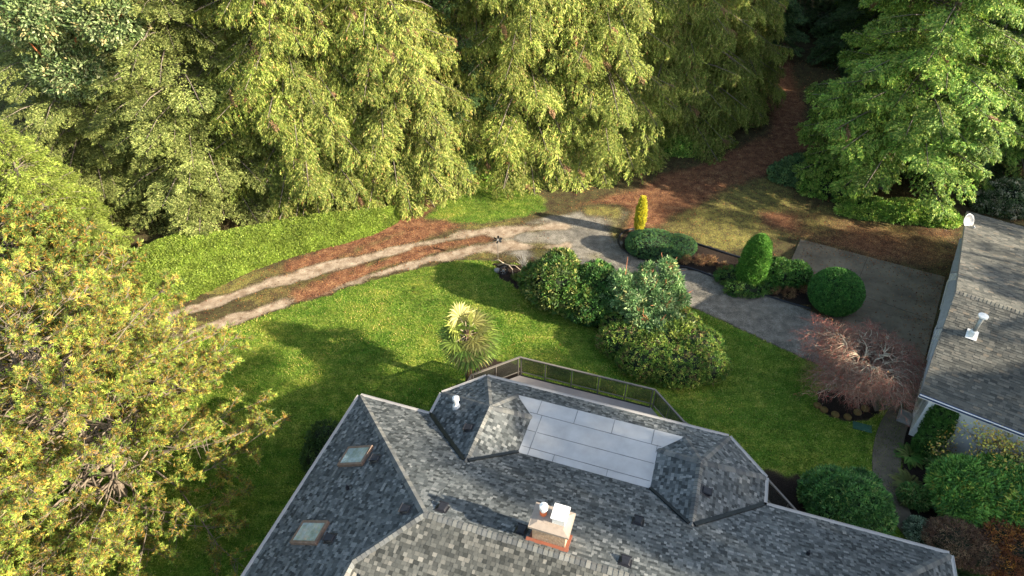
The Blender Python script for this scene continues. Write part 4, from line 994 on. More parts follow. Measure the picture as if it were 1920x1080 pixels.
shrub('groundcover_shrub', 'low spreading green shrub round the foot of the clipped cone', 'shrub', b0, lob(b0, (1372, 518, .3, .9, .6, .4), (1400, 540, .3, 1.2, .55, .4), (1432, 535, .3, .7, .5, .4)), 700, 10, .10, .10, .045, [(.035, .09, .02), (.06, .13, .025), (.10, .16, .03)], None, seed=33)
b0 = at0(1470, 520)
shrub('laurel_bush', 'broad leafy green bush between the clipped cone and the ball shrub', 'shrub', b0, lob(b0, (1458, 512, .65, .95, .8, .75), (1492, 515, .6, .75, .7, .7), (1440, 520, .5, .6, .6, .6)), 900, 12, .12, .12, .055, [(.04, .12, .02), (.07, .17, .03), (.11, .21, .04), (.03, .07, .015)], None, seed=34, gloss=True)
b0 = at0(1568, 575)
shrub('ball_shrub', 'large dark green clipped ball shrub at the end of the island bed', 'shrub', b0, lob(b0, (1568, 547, 1.0, 1.27, 1.25, 1.12)), 5200, 10, .07, .075, .035, [(.04, .13, .025), (.07, .19, .035), (.11, .24, .045), (.03, .08, .02)], [4, 4, 2, 2], seed=35, core=.93, shell=.955, clumpvar=.25)
def tuft(name, label, cat, b0, n, h, cols, seed, group=None, wdt=.02, spread=.6):
    rng = np.random.default_rng(seed); th_ = rng.random(n) * 6.283; e = spread * rng.random(n) ** .7
    D = np.stack([np.cos(th_) * e, np.sin(th_) * e, 1 - .4 * e], 1); P = np.stack([.06 * np.cos(th_), .06 * np.sin(th_), 0 * th_], 1) * rng.random((n, 1))
    L_ = h * (.7 + .5 * rng.random(n)); mid = P + D * L_[:, None] * .6; D2 = D * np.array([1.8, 1.8, -.05])
    N = nrm(np.stack([-np.sin(th_), np.cos(th_), .3 + 0 * th_], 1)); N2 = np.cross(nrm(D), N)
    V1, F1 = leaf_quads(P, D, N2, L_ * .7, wdt); V2, F2 = leaf_quads(mid, D2, N2, L_ * .5, wdt); V, Fq, _ = join([(V1, F1), (V2, F2)])
    o = npmesh(name, V, Fq, M['leaf'], None, palette(rng, 2 * n, cols, None, .3)); o.location = b0; return tag(o, label, cat, group)
brn = [(.20, .10, .05), (.28, .15, .07), (.14, .07, .04), (.33, .22, .10)]
for i, (px, py, lab) in enumerate([(1283, 490, 'rusty brown dead perennial clump touching the blue green mound'), (1311, 492, 'round brown dead perennial clump, middle one of three in the island soil'), (1331, 492, 'tan dead perennial clump nearest the dark edging in the island soil'), (1356, 506, 'faded grey brown dead clump left of the clipped cone'),
        (1450, 546, 'brown dead clump in front of the broad leafy bush, leftmost of its row'), (1478, 553, 'brown dead clump in front of the broad leafy bush, middle of its row'), (1500, 543, 'brown dead clump in front of the broad leafy bush, nearest the ball shrub')]):
    b_ = at0(px, py); rng = np.random.default_rng(200 + i)
    V, Fq, col = shrub_mesh(rng, [(0, 0, .16, .30, .28, .26)], 90, 12, .08, .13, .018, brn, None, shell=.5)
    o = npmesh('dead_perennial', V, Fq, M['leaf'], None, col); o.location = b_; tag(o, lab, 'plant', 'dead perennials in the island bed')
for px, py, lab, sd_ in ((968, 518, 'small yellow green grass tuft beside the driftwood in the bed', 1), (986, 516, 'small green grass tuft nearest the tall rhododendron', 2)):
    tuft('grass_tuft', lab, 'plant', at0(px, py + 6), 160, .42, [(.10, .18, .03), (.17, .22, .04)], sd_, 'grass tufts in the driftwood bed')
# garden spinner, wheel, driftwood, bare shrub
b_ = at0(934, 492); t = thing('garden_spinner', 'dark metal flower shaped wind spinner on a thin pole at the lawn edge', 'wind spinner', b_)
k = MB(); k.tube([(0, 0, -.05), (0, 0, 1.62)], .014, 8); k.build('pole', M['rail'], t)
k = MB(); hub = Vector((0, -.05, 1.62)); 
for i in range(6):
    a = i * math.pi / 3 + .3; d1_ = Vector((math.cos(a), -.3 * 0, math.sin(a))); s1_ = Vector((-math.sin(a), .5, math.cos(a)))
    pts = [hub + d1_ * .04, hub + d1_ * .16 + s1_ * .085, hub + d1_ * .25 + s1_ * .05, hub + d1_ * .27 - s1_ * .01, hub + d1_ * .18 - s1_ * .05]
    k.add(pts, [(0, 1, 2, 3, 4)])
o = k.build('spinner_blades', M['flash'], t); sl_ = o.modifiers.new('solid', 'SOLIDIFY'); sl_.thickness = .01
k = MB(); k.tube([(0, -.10, 1.62), (0, .05, 1.62)], [.045, .045], 10); k.build('hub', M['galv'], t)
b_ = at0(944, 514); t = thing('cart_wheel', 'small dark spoked wheel leaning in the soil among driftwood', 'wheel', (b_[0], b_[1], .26), 0)
k = MB(); R_ = .24; ax = Vector((.5, -.8, .2)).normalized(); e1_ = ax.cross(Vector((0, 0, 1))).normalized(); e2_ = ax.cross(e1_)
ring = [e1_ * R_ * math.cos(a) + e2_ * R_ * math.sin(a) for a in np.linspace(0, 2 * math.pi, 25)]; k.tube(ring, .045, 8, False); k.build('tyre', M['rubber'], t)
k = MB()
for i in range(6): a = i * math.pi / 3; k.tube([(0, 0, 0), tuple(e1_ * (R_ - .02) * math.cos(a) + e2_ * (R_ - .02) * math.sin(a))], .012, 6)
k.tube([tuple(-ax * .06), tuple(ax * .06)], .05, 10); k.build('spoke', M['galv'], t)
k = MB(); bb = at0(952, 506)
for pts, r0_ in (([(-.55, .35, .05), (-.2, .2, .28), (.05, .05, .30), (.25, -.25, .25), (.30, -.55, .05)], .045), ([(.05, .05, .30), (.4, .05, .28), (.7, -.15, .12), (.85, -.4, .03)], .035), ([(-.2, .2, .28), (-.5, .45, .35), (-.9, .55, .2)], .03)):
    k.tube(pts, [r0_ * (1 - .15 * i) for i in range(len(pts))], 7)
o = k.build('driftwood', M['drift'], None, smooth=True); o.location = bb; tag(o, 'pale forked driftwood branch lying over the soil beside the small wheel', 'driftwood')
k = MB(); rr = random.Random(3)
for i in range(26):
    a = rr.uniform(0, 6.28); e = rr.uniform(.1, .55); h_ = rr.uniform(.5, 1.0); m1 = (math.cos(a) * e * .35, math.sin(a) * e * .35, h_ * .5); k.tube([(0, 0, 0), m1, (math.cos(a) * e, math.sin(a) * e, h_)], [.018, .012, .005], 5)
    for q in range(3): k.tube([m1, (m1[0] + rr.uniform(-.2, .2), m1[1] + rr.uniform(-.2, .2), m1[2] + rr.uniform(.1, .35))], [.008, .003], 4)
o = k.build('bare_shrub', M['stone'], None); o.location = at0(982, 505); tag(o, 'small leafless whitish shrub at the top of the driftwood bed', 'shrub')
rb_ = random.Random(5); b_ = at0(932, 508); t = None
def rock(b_, r_, m, label, name='rock', seed=1, group=None, sc=(1, 1, .7)):
    me = bpy.data.meshes.new(name); bm = bmesh.new(); bmesh.ops.create_icosphere(bm, subdivisions=3, radius=r_); rg_ = random.Random(seed); off = [Vector((rg_.uniform(-1, 1), rg_.uniform(-1, 1), rg_.uniform(-1, 1))).normalized() for _ in range(7)]
    for v in bm.verts:
        f = 1 + sum(.10 * max(0, v.co.normalized().dot(o)) ** 3 - .05 * max(0, -v.co.normalized().dot(o)) ** 2 for o in off); v.co = Vector((v.co.x * sc[0], v.co.y * sc[1], v.co.z * sc[2])) * f
    bm.to_mesh(me); bm.free(); o = link(name, me, m); o.location = (b_[0], b_[1], r_ * .3); o.rotation_euler = (0, 0, rg_.uniform(0, 6)); return tag(o, label, 'rock', group)
rock(b_, .17, M['stone'], 'small reddish grey stone left of the small wheel', seed=2)

# --- palm
def palm(b0):
    rng = np.random.default_rng(41); t = thing('fan_palm', 'yellow green fan palm with a shaggy trunk beside the deck railing', 'palm tree', b0)
    H_ = 3.55; k = MB(); pts = [(.10 * math.sin(z * .5), 0, z) for z in np.linspace(-.1, H_, 14)]
    k.tube(pts, [.15 + .03 * math.sin(i * 2.4) for i in range(14)], 12); k.build('trunk', M['trunk_palm'], t, smooth=True)
    top = np.array([.10 * math.sin(H_ * .5), 0, H_ - .15]); V = []; Fq = []; Cc = []; A = []; B = []; kk = 0
    N_ = 44
    for i in range(N_):
        el = math.radians(62 - 122 * (i / (N_ - 1)) ** .8 + rng.uniform(-12, 12)); az = i * 2.39996 + rng.uniform(-.2, .2)
        d = np.array([math.cos(az) * math.cos(el), math.sin(az) * math.cos(el), math.sin(el)]); pl_ = rng.uniform(.45, .95) if el > -.4 else rng.uniform(.40, .65)
        org = top + np.array([0, 0, -.45 * i / N_]); e = org + d * pl_; e[2] -= .10 * math.cos(el); A.append(org); B.append(e)
        nb_ = 19; sw = np.cross(d, [0, 0, 1.]); sw /= np.linalg.norm(sw) + 1e-9; up = np.cross(sw, d)
        nrmf = up; dead = el < -.75
        c0 = np.array([.20, .13, .06]) if dead and rng.random() < .6 else np.array([[.20, .28, .05], [.30, .34, .07], [.13, .22, .04], [.40, .37, .12]][rng.integers(4)])
        for b in range(nb_):
            a = (b / (nb_ - 1) - .5) * math.radians(215); dd = d * math.cos(a) + sw * math.sin(a); dd = dd + nrmf * (.10 - .0 * abs(a)); L_ = rng.uniform(.9, 1.06) * (.74 + .10 * math.cos(a)) * (1 if not dead else .8)
            mid = e + dd * L_ * .6; dr = dd * L_ * .42 + np.array([0, 0, -1]) * L_ * (.16 + .14 * abs(math.sin(a))); wv = np.cross(dd, nrmf); wv = wv / (np.linalg.norm(wv) + 1e-9); tip = mid + dr
            V += [e, mid + wv * .042, tip, mid - wv * .042]; Fq.append((kk, kk + 1, kk + 2, kk + 3)); kk += 4; Cc.append(c0 * (.6 + .7 * (b % 2)) * rng.uniform(.85, 1.15))
    npmesh('fronds', np.array(V), np.array(Fq), M['leaf'], t, np.array(Cc))
    Vs, Fs = tubes_np(A, B, .018, .010, 5); npmesh('frond_stalk', Vs, Fs, M['drift'], t)
    return t
palm(at0(878, 722))
# --- weeping maple, leafless
def maple(b0):
    rng = np.random.default_rng(51); t = thing('bare_maple', 'leafless weeping maple with grey lichen branches and red twig tips', 'tree', b0)
    A = []; B = []; ra = []; rb = []; Cc = []
    gre = np.array([.34, .29, .21]); red = np.array([.36, .11, .08]); bro = np.array([.22, .125, .09])
    def seg(a, b, r0_, r1_, c): A.append(a); B.append(b); ra.append(r0_); rb.append(r1_); Cc.append(c * rng.uniform(.7, 1.3))
    hub = np.array([0, 0, 1.15]); seg(np.array([.1, 0, -.1]), hub, .14, .11, gre * .7)
    ends = []
    for i in range(25):
        az = i * 2.39996 + rng.uniform(-.3, .3); rad = rng.uniform(1.3, 2.4) * (1.0 if i % 3 else .6); zt = rng.uniform(2.3, 3.0) - .18 * rad
        P = [hub]; q = 7
        for s_ in range(1, q + 1):
            f = s_ / q; p = np.array([math.cos(az) * rad * f, math.sin(az) * rad * f * .92, 1.15 + (zt - 1.15) * math.sin(min(1, f * 1.25) * math.pi / 2) - .75 * max(0, f - .62) ** 1.5 * 3]); p += rng.standard_normal(3) * .11; P.append(p); az += rng.uniform(-.26, .26)
        for s_ in range(q):
            r0_ = .062 * (1 - s_ / q * .8); seg(P[s_], P[s_ + 1], r0_, r0_ * .86, gre if rng.random() < .75 else bro)
            if s_ >= 1:
                for b in range(5): ends.append((P[s_] + (P[s_ + 1] - P[s_]) * rng.random(), az + rng.uniform(-1.5, 1.5), .40 + .40 * rng.random(), .024, 0))
    i = 0
    while i < len(ends):
        p, az, L_, r_, lv = ends[i]; i += 1; n_ = 4; zz = rng.uniform(.15, .6); pts = [p]
        for s_ in range(n_): 
            d = np.array([math.cos(az), math.sin(az), zz]); d /= np.linalg.norm(d); pts.append(pts[-1] + d * L_ / n_ * 1.35); az += rng.uniform(-.45, .45); zz -= rng.uniform(.2, .62)
        for s_ in range(n_):
            out_ = np.hypot(*pts[s_][:2]) / 2.7; hi_ = pts[s_][2]; pr = min(.85, max(0, (out_ - .45)) * 1.0 * (1 if pts[s_][1] > -.4 else .55)) + .08
            c = red if (lv >= 1 and rng.random() < pr) else (bro if rng.random() < (.35 if lv == 0 else .8) else gre)
            if pts[s_ + 1][2] < .05: break
            seg(pts[s_], pts[s_ + 1], r_ * (1 - .18 * s_), r_ * (.82 - .18 * s_), c)
            if lv < 2 and (s_ > 0 or rng.random() < .5):
                for b in range(2 if lv == 0 else (1 if rng.random() < .75 else 2)): ends.append((pts[s_ + 1], az + rng.uniform(-1.3, 1.3), L_ * .62, r_ * .36, lv + 1))
    Vs, Fs = tubes_np(A, B, ra, rb, 4)
    npmesh('branches', Vs, Fs, M['twigcol'], t, np.tile(np.array(Cc), (4, 1)))
    n_ = 420; P = np.array([A[j] for j in rng.choice(len(A), n_)]); P = P[P[:, 2] > .25]; n_ = len(P)
    cl_ = rng.choice(n_, 9); P = np.concatenate([P[:130]] + [P[c] + rng.standard_normal((22, 3)) * .14 for c in cl_]); n_ = len(P)
    V, Fq = leaf_quads(P, rng.standard_normal((n_, 3)), nrm(rng.standard_normal((n_, 3))), .10, .05)
    npmesh('last_leaves', V, Fq, M['leaf'], t, palette(rng, n_, [(.55, .05, .06), (.50, .12, .05), (.40, .20, .08)], None, .3)); return t
maple(at0(1592, 738))
for i, (px, py, lab) in enumerate([(1545, 770, 'mossy edging rock under the bare maple, leftmost of the ring'), (1566, 779, 'low mossy rock under the bare maple, second of the ring'), (1588, 783, 'yellow green mossy rock at the front of the bare maple ring'), (1608, 775, 'orange stained mossy rock under the right side of the bare maple'), (1622, 768, 'rust coloured mossy rock, rightmost under the bare maple'), (1533, 762, 'small half hidden mossy rock behind the leftmost rock of the maple ring')]):
    rock(at0(px, py), .17, M['moss'], lab, seed=10 + i, group='mossy rocks ringing the bare maple')
k = MB(); k.prism([(-.38, -.20), (.38, -.20), (.38, .20), (-.38, .20)], 0, .07); k.prism([(-.30, -.13), (.30, -.13), (.30, .13), (-.30, .13)], .07, .09); o = k.build('valve_box_lid', M['green_lid'], None, bevel=.02); o.location = at0(1616, 802); o.rotation_euler = (0, 0, R(-20)); tag(o, 'green plastic valve box lid set in the lawn near the curved path', 'lid')
k = MB(); k.prism([(-.28, -.36), (.28, -.36), (.28, .36), (-.28, .36)], 0, .16); k.prism([(-.24, -.32), (.24, -.32), (.24, .32), (-.24, .32)], .16, .19); o = k.build('stone_step', M['stone'], None, bevel=.015); o.location = at0(1695, 785); o.rotation_euler = (0, 0, R(-33)); tag(o, 'pale square stone step at the garage corner beside the path', 'step')
# right side planting
b0 = at0(1590, 955)
shrub('laurel_bush', 'broad rounded green laurel bush between the house eave and the curved path', 'shrub', b0, lob(b0, (1560, 925, .8, 1.15, .95, .9), (1600, 945, .85, 1.3, 1.0, 1.0), (1625, 970, .7, .9, .8, .8), (1580, 970, .7, 1.2, .9, .8), (1610, 915, .6, .8, .7, .6)), 3000, 13, .11, .13, .045,
      [(.055, .15, .035), (.09, .20, .05), (.13, .25, .06), (.22, .29, .08), (.035, .08, .025)], [4, 4, 2, .6, 2], seed=61, gloss=True, clumpvar=.3)
b0 = at0(1725, 840)
shrub('wall_hedge', 'clipped boxy dark green hedge against the white garage wall', 'hedge', b0, lob(b0, (1768, 778, 1.7, .55, .45, .9), (1757, 800, 1.1, .55, .5, 1.0), (1742, 832, .6, .55, .5, .75)), 2400, 11, .06, .07, .035, [(.035, .10, .015), (.055, .135, .02), (.08, .16, .03)], None, seed=62, core=.9, shell=.93)
b0 = at0(1830, 900); rng = np.random.default_rng(63)
t = thing('autumn_tree', 'slender half bare tree with yellow leaves in front of the white garage wall', 'tree', b0)
A = []; B = []; ra = []; rb = []; tips = []
def grow(p, d, L_, r_, lv):
    q = p + d * L_; A.append(p); B.append(q); ra.append(r_); rb.append(r_ * .7)
    if lv == 0: tips.append(q); return
    for _ in range(3 if lv > 1 else 3): grow(q, nrm(d + rng.standard_normal(3) * .62 + np.array([0, 0, .12])), L_ * rng.uniform(.6, .85), r_ * .62, lv - 1)
for a in range(4): grow(np.array([0, 0, 0.]), nrm(np.array([math.cos(a * 1.6) * .45, math.sin(a * 1.6) * .35 + .1, 1.])), .95, .05, 4)
Vs, Fs = tubes_np(A, B, ra, rb, 5); npmesh('trunk', Vs, Fs, M['twig'], t); tips = np.array(tips)
k_ = np.repeat(np.arange(len(tips)), 8); sel = rng.random(len(k_)) < .8; k_ = k_[sel]; P = tips[k_] + rng.standard_normal((len(k_), 3)) * .12
V, Fq = leaf_quads(P, rng.standard_normal((len(k_), 3)), nrm(rng.standard_normal((len(k_), 3)) + [0, 0, 1]), .12, .07); npmesh('crown', V, Fq, M['leaf'], t, palette(rng, len(k_), [(.62, .54, .10), (.48, .48, .12), (.55, .36, .12), (.30, .36, .10), (.66, .44, .08)], None, .3))
big = [(.08, .20, .04), (.13, .27, .05), (.19, .33, .065), (.05, .12, .03), (.38, .38, .07)]
for lab, ls, sd_, n_ in (('large bright green rhododendron filling the bed right of the path', [(1805, 905, 1.2, 1.1, .9, .8), (1845, 925, 1.2, 1.2, .9, .8), (1805, 935, 1.0, .9, .8, .75), (1870, 895, 1.3, .9, .7, .7), (1825, 960, .9, 1.0, .7, .7)], 71, 2600),
                         ('yellow patched rhododendron at the right edge beside the large green one', [(1905, 915, 1.3, .9, .8, .8), (1930, 950, 1.3, 1.2, .9, .9), (1890, 965, 1.0, .8, .7, .7), (1960, 905, 1.4, 1.1, .8, .8)], 72, 2000)):
    b0 = at0(ls[0][0], ls[0][1] + 50)
    shrub('rhododendron', lab, 'shrub', b0, lob(b0, *ls), n_, 13, .17, .19, .06, big, [3, 4, 3, 2.4, .8 if sd_ == 71 else 1.8], seed=sd_, clumpvar=.32, shell=.78)
b0 = at0(1790, 1060)
shrub('dark_maple', 'purple brown cut leaf maple mound below the large green rhododendron', 'shrub', b0, lob(b0, (1790, 1015, .9, 1.0, .85, .6), (1825, 1030, .8, .9, .8, .55), (1765, 1005, .7, .6, .6, .5)), 1600, 14, .10, .10, .016, [(.10, .055, .035), (.15, .085, .05), (.07, .04, .03), (.19, .13, .075)], None, seed=73, shell=.75)
b0 = at0(1890, 1060)
shrub('rust_maple', 'rust and orange leaved shrub in the bottom right corner', 'shrub', b0, lob(b0, (1870, 1010, .9, .8, .7, .6), (1905, 1030, .9, .8, .7, .6), (1880, 1050, .6, .8, .7, .5), (1930, 1000, 1, .8, .7, .6)), 1500, 12, .11, .11, .03, [(.17, .06, .025), (.28, .12, .03), (.10, .05, .03), (.42, .20, .04)], [3, 2, 3, .8], seed=74)
b0 = at0(1723, 1010)
shrub('grey_shrub', 'small silvery green variegated shrub at the path edge beside the purple brown maple', 'shrub', b0, lob(b0, (1722, 995, .4, .42, .50, .42), (1730, 1010, .35, .4, .4, .35)), 420, 11, .08, .08, .04, [(.16, .23, .14), (.26, .33, .22), (.09, .14, .08)], None, seed=75)
b0 = at0(1768, 915)
for i, (px, py, lab) in enumerate([(1765, 868, 'small green shrub under the yellow leaved tree'), (1710, 928, 'low green leaved shrub spilling at the inner bend of the path')]):
    b0 = at0(px, py + 12); shrub('green_shrub', lab, 'shrub', b0, lob(b0, (px, py, .4, .42, .36, .38), (px + 14, py + 6, .35, .35, .35, .33)), 420, 12, .12, .13, .05, [(.05, .13, .03), (.09, .18, .04), (.17, .20, .06)], None, seed=80 + i, gloss=True)
def fern(px, py, lab, sd_, n_=26, L_=.7, cols=((.07, .17, .03), (.12, .22, .04), (.20, .24, .06))):
    rng = np.random.default_rng(sd_); P = []; D = []; N = []; Cc = []
    for i in range(n_):
        az = rng.uniform(0, 6.283); el = rng.uniform(.4, 1.1); ln = L_ * rng.uniform(.75, 1.2); c0 = np.array(cols[rng.integers(len(cols))]) * rng.uniform(.7, 1.3)
        for s_ in np.linspace(.12, 1, 18):
            p = np.array([math.cos(az) * ln * s_ * math.cos(el * (1 - .35 * s_)), math.sin(az) * ln * s_ * math.cos(el * (1 - .35 * s_)), ln * (math.sin(el) * s_ - .55 * s_ * s_) + .05]); w_ = .15 * math.sin(min(1, s_ * 1.02) * math.pi * .92 + .15) + .01
            for sg in (-1, 1): P.append(p); D.append([-math.sin(az) * sg + math.cos(az) * .35, math.cos(az) * sg + math.sin(az) * .35, -.15]); N.append([0, 0, 1]); Cc.append(list(c0) + [w_])
    Cc = np.array(Cc); V, Fq = leaf_quads(np.array(P), np.array(D, float), np.array(N, float), np.abs(Cc[:, 3]) * 1.0 + .01, .035); o = npmesh('fern', V, Fq, M['leaf'], None, Cc[:, :3]); o.location = at0(px, py); tag(o, lab, 'fern', 'ferns in the bed right of the path')
fern(1704, 858, 'bright green fern at the path edge below the boxy hedge', 1, 24, .75); fern(1702, 912, 'yellow green fern at the inner bend of the path', 2, 26, .8, ((.16, .19, .05), (.22, .22, .06), (.10, .16, .04))); fern(1845, 1078, 'green fern at the bottom edge below the rust leaved shrub', 3, 28, .85); fern(1795, 1078, 'dark fern at the house corner by the bottom edge', 4, 24, .7, ((.05, .11, .03), (.09, .14, .04)))
# dark shrub beside the left wall of the house
b0 = at0(600, 850)
shrub('foundation_shrub', 'dark shaded shrub against the left side of the house', 'shrub', b0, lob(b0, (612, 828, .8, .8, .9, .8), (600, 855, .7, .7, .8, .7)), 700, 12, .10, .09, .04, [(.03, .06, .015), (.05, .09, .02)], None, seed=90)

# ================================================================== TREES
def copy_tree(o, parent=None):
    c = o.copy(); COL.objects.link(c); c.parent = parent
    for ch in list(o.children): copy_tree(ch, c)
    return c
CEDAR = [(.16, .215, .034), (.24, .28, .05), (.35, .355, .085), (.095, .145, .025), (.44, .38, .12), (.36, .16, .06)]
CW = [4, 4.5, 2.6, 3, .8, .16]
FIR = [(.185, .225, .055), (.255, .29, .08), (.34, .36, .12), (.12, .16, .045)]
DK = [(.06, .12, .045), (.095, .165, .055), (.135, .20, .065), (.045, .085, .035)]
GRN = [(.13, .25, .038), (.19, .32, .05), (.26, .37, .065), (.085, .17, .03), (.36, .42, .09)]
HEM = [(.20, .27, .040), (.27, .33, .055), (.35, .39, .09), (.14, .20, .032)]
protos = {}
def proto(key, fn):
    (V, Fq, col), (Vw, Fw) = fn
    a = npmesh('crown', V, Fq, M['leaf'], None, col); b = npmesh('trunk', Vw, Fw, M['bark'], None); protos[key] = [a, b, False]
def place(key, name, label, x, y, s=1.0, rz=0.0, group='conifers along the edge of the wood', sz=None):
    a, b, used = protos[key]; t = thing(name, label, 'tree', (x, y, 0), rz, group); t.scale = (s, s, sz or s)
    for o in (a, b):
        c = o if not used else o.copy()
        if used: COL.objects.link(c)
        c.parent = t
    protos[key][2] = True; return t
rg_ = lambda s: np.random.default_rng(s)
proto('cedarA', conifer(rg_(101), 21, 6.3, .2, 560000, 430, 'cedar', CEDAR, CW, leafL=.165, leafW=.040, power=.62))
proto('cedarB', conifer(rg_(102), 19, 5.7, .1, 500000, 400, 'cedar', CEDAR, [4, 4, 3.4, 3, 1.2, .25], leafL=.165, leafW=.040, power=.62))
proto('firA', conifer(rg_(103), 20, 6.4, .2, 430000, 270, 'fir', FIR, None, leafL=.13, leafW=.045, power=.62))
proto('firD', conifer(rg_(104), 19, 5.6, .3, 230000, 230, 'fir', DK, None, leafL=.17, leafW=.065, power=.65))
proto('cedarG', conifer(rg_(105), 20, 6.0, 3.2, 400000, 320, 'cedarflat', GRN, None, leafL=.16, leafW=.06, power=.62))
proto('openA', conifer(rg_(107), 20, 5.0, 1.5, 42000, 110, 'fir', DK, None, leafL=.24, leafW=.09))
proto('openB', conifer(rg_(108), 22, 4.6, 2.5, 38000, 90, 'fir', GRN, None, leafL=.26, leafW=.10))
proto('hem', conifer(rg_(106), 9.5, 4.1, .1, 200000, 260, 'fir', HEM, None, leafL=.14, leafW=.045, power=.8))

T = [  # key, name, label, trunk px at ground, scale, turn
 ('cedarA', 'cedar_tree', 'big yellow green cedar left of the grass strip, its lowest sprays over the ivy bank', 590, 342, 1.0, .3),
 ('cedarB', 'cedar_tree', 'broad drooping cedar whose skirt ends above the red leaf litter', 740, 330, 1.05, 1.4),
 ('cedarB', 'cedar_tree', 'bright cedar just right of the dark gap in the wood, hanging over the grass strip', 985, 283, 1.08, 2.2),
 ('cedarA', 'cedar_tree', 'pale tipped cedar in the centre of the wood edge above the track', 1110, 272, .95, 4.1),
 ('cedarA', 'cedar_tree', 'half shaded cedar leaning over the upper side of the forest track', 1235, 232, 1.0, 5.0),
 ('cedarB', 'cedar_tree', 'green cedar nearest the left side of the dark track opening', 1325, 195, .92, .9),
 ('firA', 'fir_tree', 'tall layered fir with flat pale boughs behind the upper end of the ivy bank', 410, 348, 1.0, .6),
 ('firA', 'fir_tree', 'second layered fir standing close behind the flat boughed one', 505, 310, 1.05, 2.9),
 ('firA', 'fir_tree', 'fir filling the hollow behind the two bright young hemlocks', 215, 345, .85, .2),
 ('firD', 'fir_tree', 'small blue green fir in the dark gap between the bright cedars', 868, 290, .75, 1.9),
 ('firA', 'fir_tree', 'fir at the top of the picture between the layered firs and the left clearing', 330, 235, .95, 4.0),
 ('firD', 'fir_tree', 'dark blue fir beside the mouth of the track, left side', 1375, 90, .95, 3.1),
 ('firD', 'fir_tree', 'dark fir closing the far end of the track', 1500, 40, 1.0, .8),
 ('firA', 'fir_tree', 'pale fir filling the slope between the dark fir and the layered firs', 300, 320, .9, 1.3),
 ('cedarB', 'cedar_tree', 'yellowish cedar squeezed between the two biggest cedars', 660, 318, .95, 3.0),
 ('cedarA', 'cedar_tree', 'shorter cedar at the right edge of the dark gap, behind the grass strip', 905, 262, .85, 5.7),
 ('cedarB', 'cedar_tree', 'cedar with hanging dead twigs between the centre cedars', 1165, 245, .98, 1.9),
 ('firD', 'fir_tree', 'dark fir at the far right side of the track opening', 1620, 110, .95, 5.1),
 ('cedarB', 'cedar_tree', 'cedar behind the centre cedars, seen at the top edge', 1040, 190, 1.1, 3.6),
 ('cedarA', 'cedar_tree', 'cedar behind the dark gap, seen at the top edge', 830, 225, 1.0, 1.0),
 ('firA', 'fir_tree', 'fir behind the broad drooping cedar', 660, 240, 1.1, 5.2),
 ('cedarA', 'cedar_tree', 'cedar behind the half shaded cedar at the top edge', 1210, 130, 1.05, 2.0),
 ('cedarG', 'cedar_tree', 'large mid green cedar with two bare trunks showing, right of the track', 1655, 350, 1.0, .5),
 ('cedarG', 'cedar_tree', 'mid green cedar at the right side of the track opening', 1680, 245, .82, 2.4),
 ('cedarG', 'cedar_tree', 'green cedar above the far end of the garage roof', 1850, 290, 1.0, 4.3),
 ('firD', 'fir_tree', 'dark green fir between the trunks and the garage ridge', 1765, 300, .8, 1.2),
 ('cedarA', 'cedar_tree', 'pale sunlit cedar at the top right corner', 1800, 160, 1.0, 3.3),
 ('cedarG', 'cedar_tree', 'green cedar at the right edge level with the garage far eave', 2010, 300, 1.0, 5.5),
 ('cedarG', 'cedar_tree', 'tall green cedar at the top edge right of the dark track', 1700, 105, 1.05, 1.1),
 ('hem', 'hemlock_tree', 'bright young hemlock with a pointed tip at the left edge', 35, 468, 1.0, .4),
 ('hem', 'hemlock_tree', 'bright young hemlock with a tufted tip, right one of the pair at the left edge', 118, 478, .88, 2.0),
 ('hem', 'hemlock_tree', 'lower hemlock filling the left edge behind the green pine', -60, 520, .95, 3.9),
 ('firD', 'fir_tree', 'dark fir behind the left clearing, in the top left corner', -60, 60, .9, .5),
 ('firA', 'fir_tree', 'pale fir right of the left clearing under the arbutus', 130, 175, .8, 3.7),
]
for key, nm, lab, px, py, s_, rz in T:
    p = at0(px, py); place(key, nm, lab, p[0], p[1], s_, rz)
# wood continuing behind and trees east of the garage whose shade falls over the garden
back = [('firD', -30, 62, 1.0), ('firD', -14, 60, 1.0), ('cedarA', 0, 62, 1.0), ('firD', 10, 66, 1.0), ('firD', 34, 62, 1.1), ('firD', -48, 62, 1.0), ('cedarG', 44, 52, 1.0)]
east_dense = []
east = [('cedarA', 50, 1, .98), ('firA', 55, 7, 1.02), ('cedarB', 49, 13, 1.05), ('firD', 60, 18, 1.15), ('cedarA', 50, 20, .9), ('cedarG', 56, 28, 1.15), ('firA', 44, 31, 1.0), ('cedarB', 63, 8, 1.25), ('cedarG', 47, -9, 1.0), ('cedarB', 45, -3, 1.06), ('cedarA', 43, 5, .93), ('firA', 46, 17, .97), ('firD', 40, -6, .95), ('cedarB', 52, -14, 1.1), ('firD', 44, 11, .9), ('firD', 41, 24, .7), ('firA', 58, -6, 1.1), ('cedarB', 66, 24, 1.3)]
for k_, x, y, s_ in (('firD', 43, 0, 1.16), ('cedarA', 45, -6, 1.05), ('firD', 47, 6, 1.12), ('cedarB', 50, -11, 1.15), ('cedarA', 44, -9, 1.16), ('firD', 48, -16, 1.35), ('cedarB', 41, -14, 1.2), ('firD', 46.5, 0, 1.5), ('firD', 46, 4, 1.14), ('cedarB', 46, -4, 1.42)): east_dense.append((k_, x, y, s_))
for i, (k_, x, y, s_) in enumerate(east_dense): place(k_, 'fir_tree' if 'fir' in k_ else 'cedar_tree', 'dense dark conifer in the shade belt south east of the garage', x, y, s_, i * 1.1, 'dense shade trees south east of the garage')
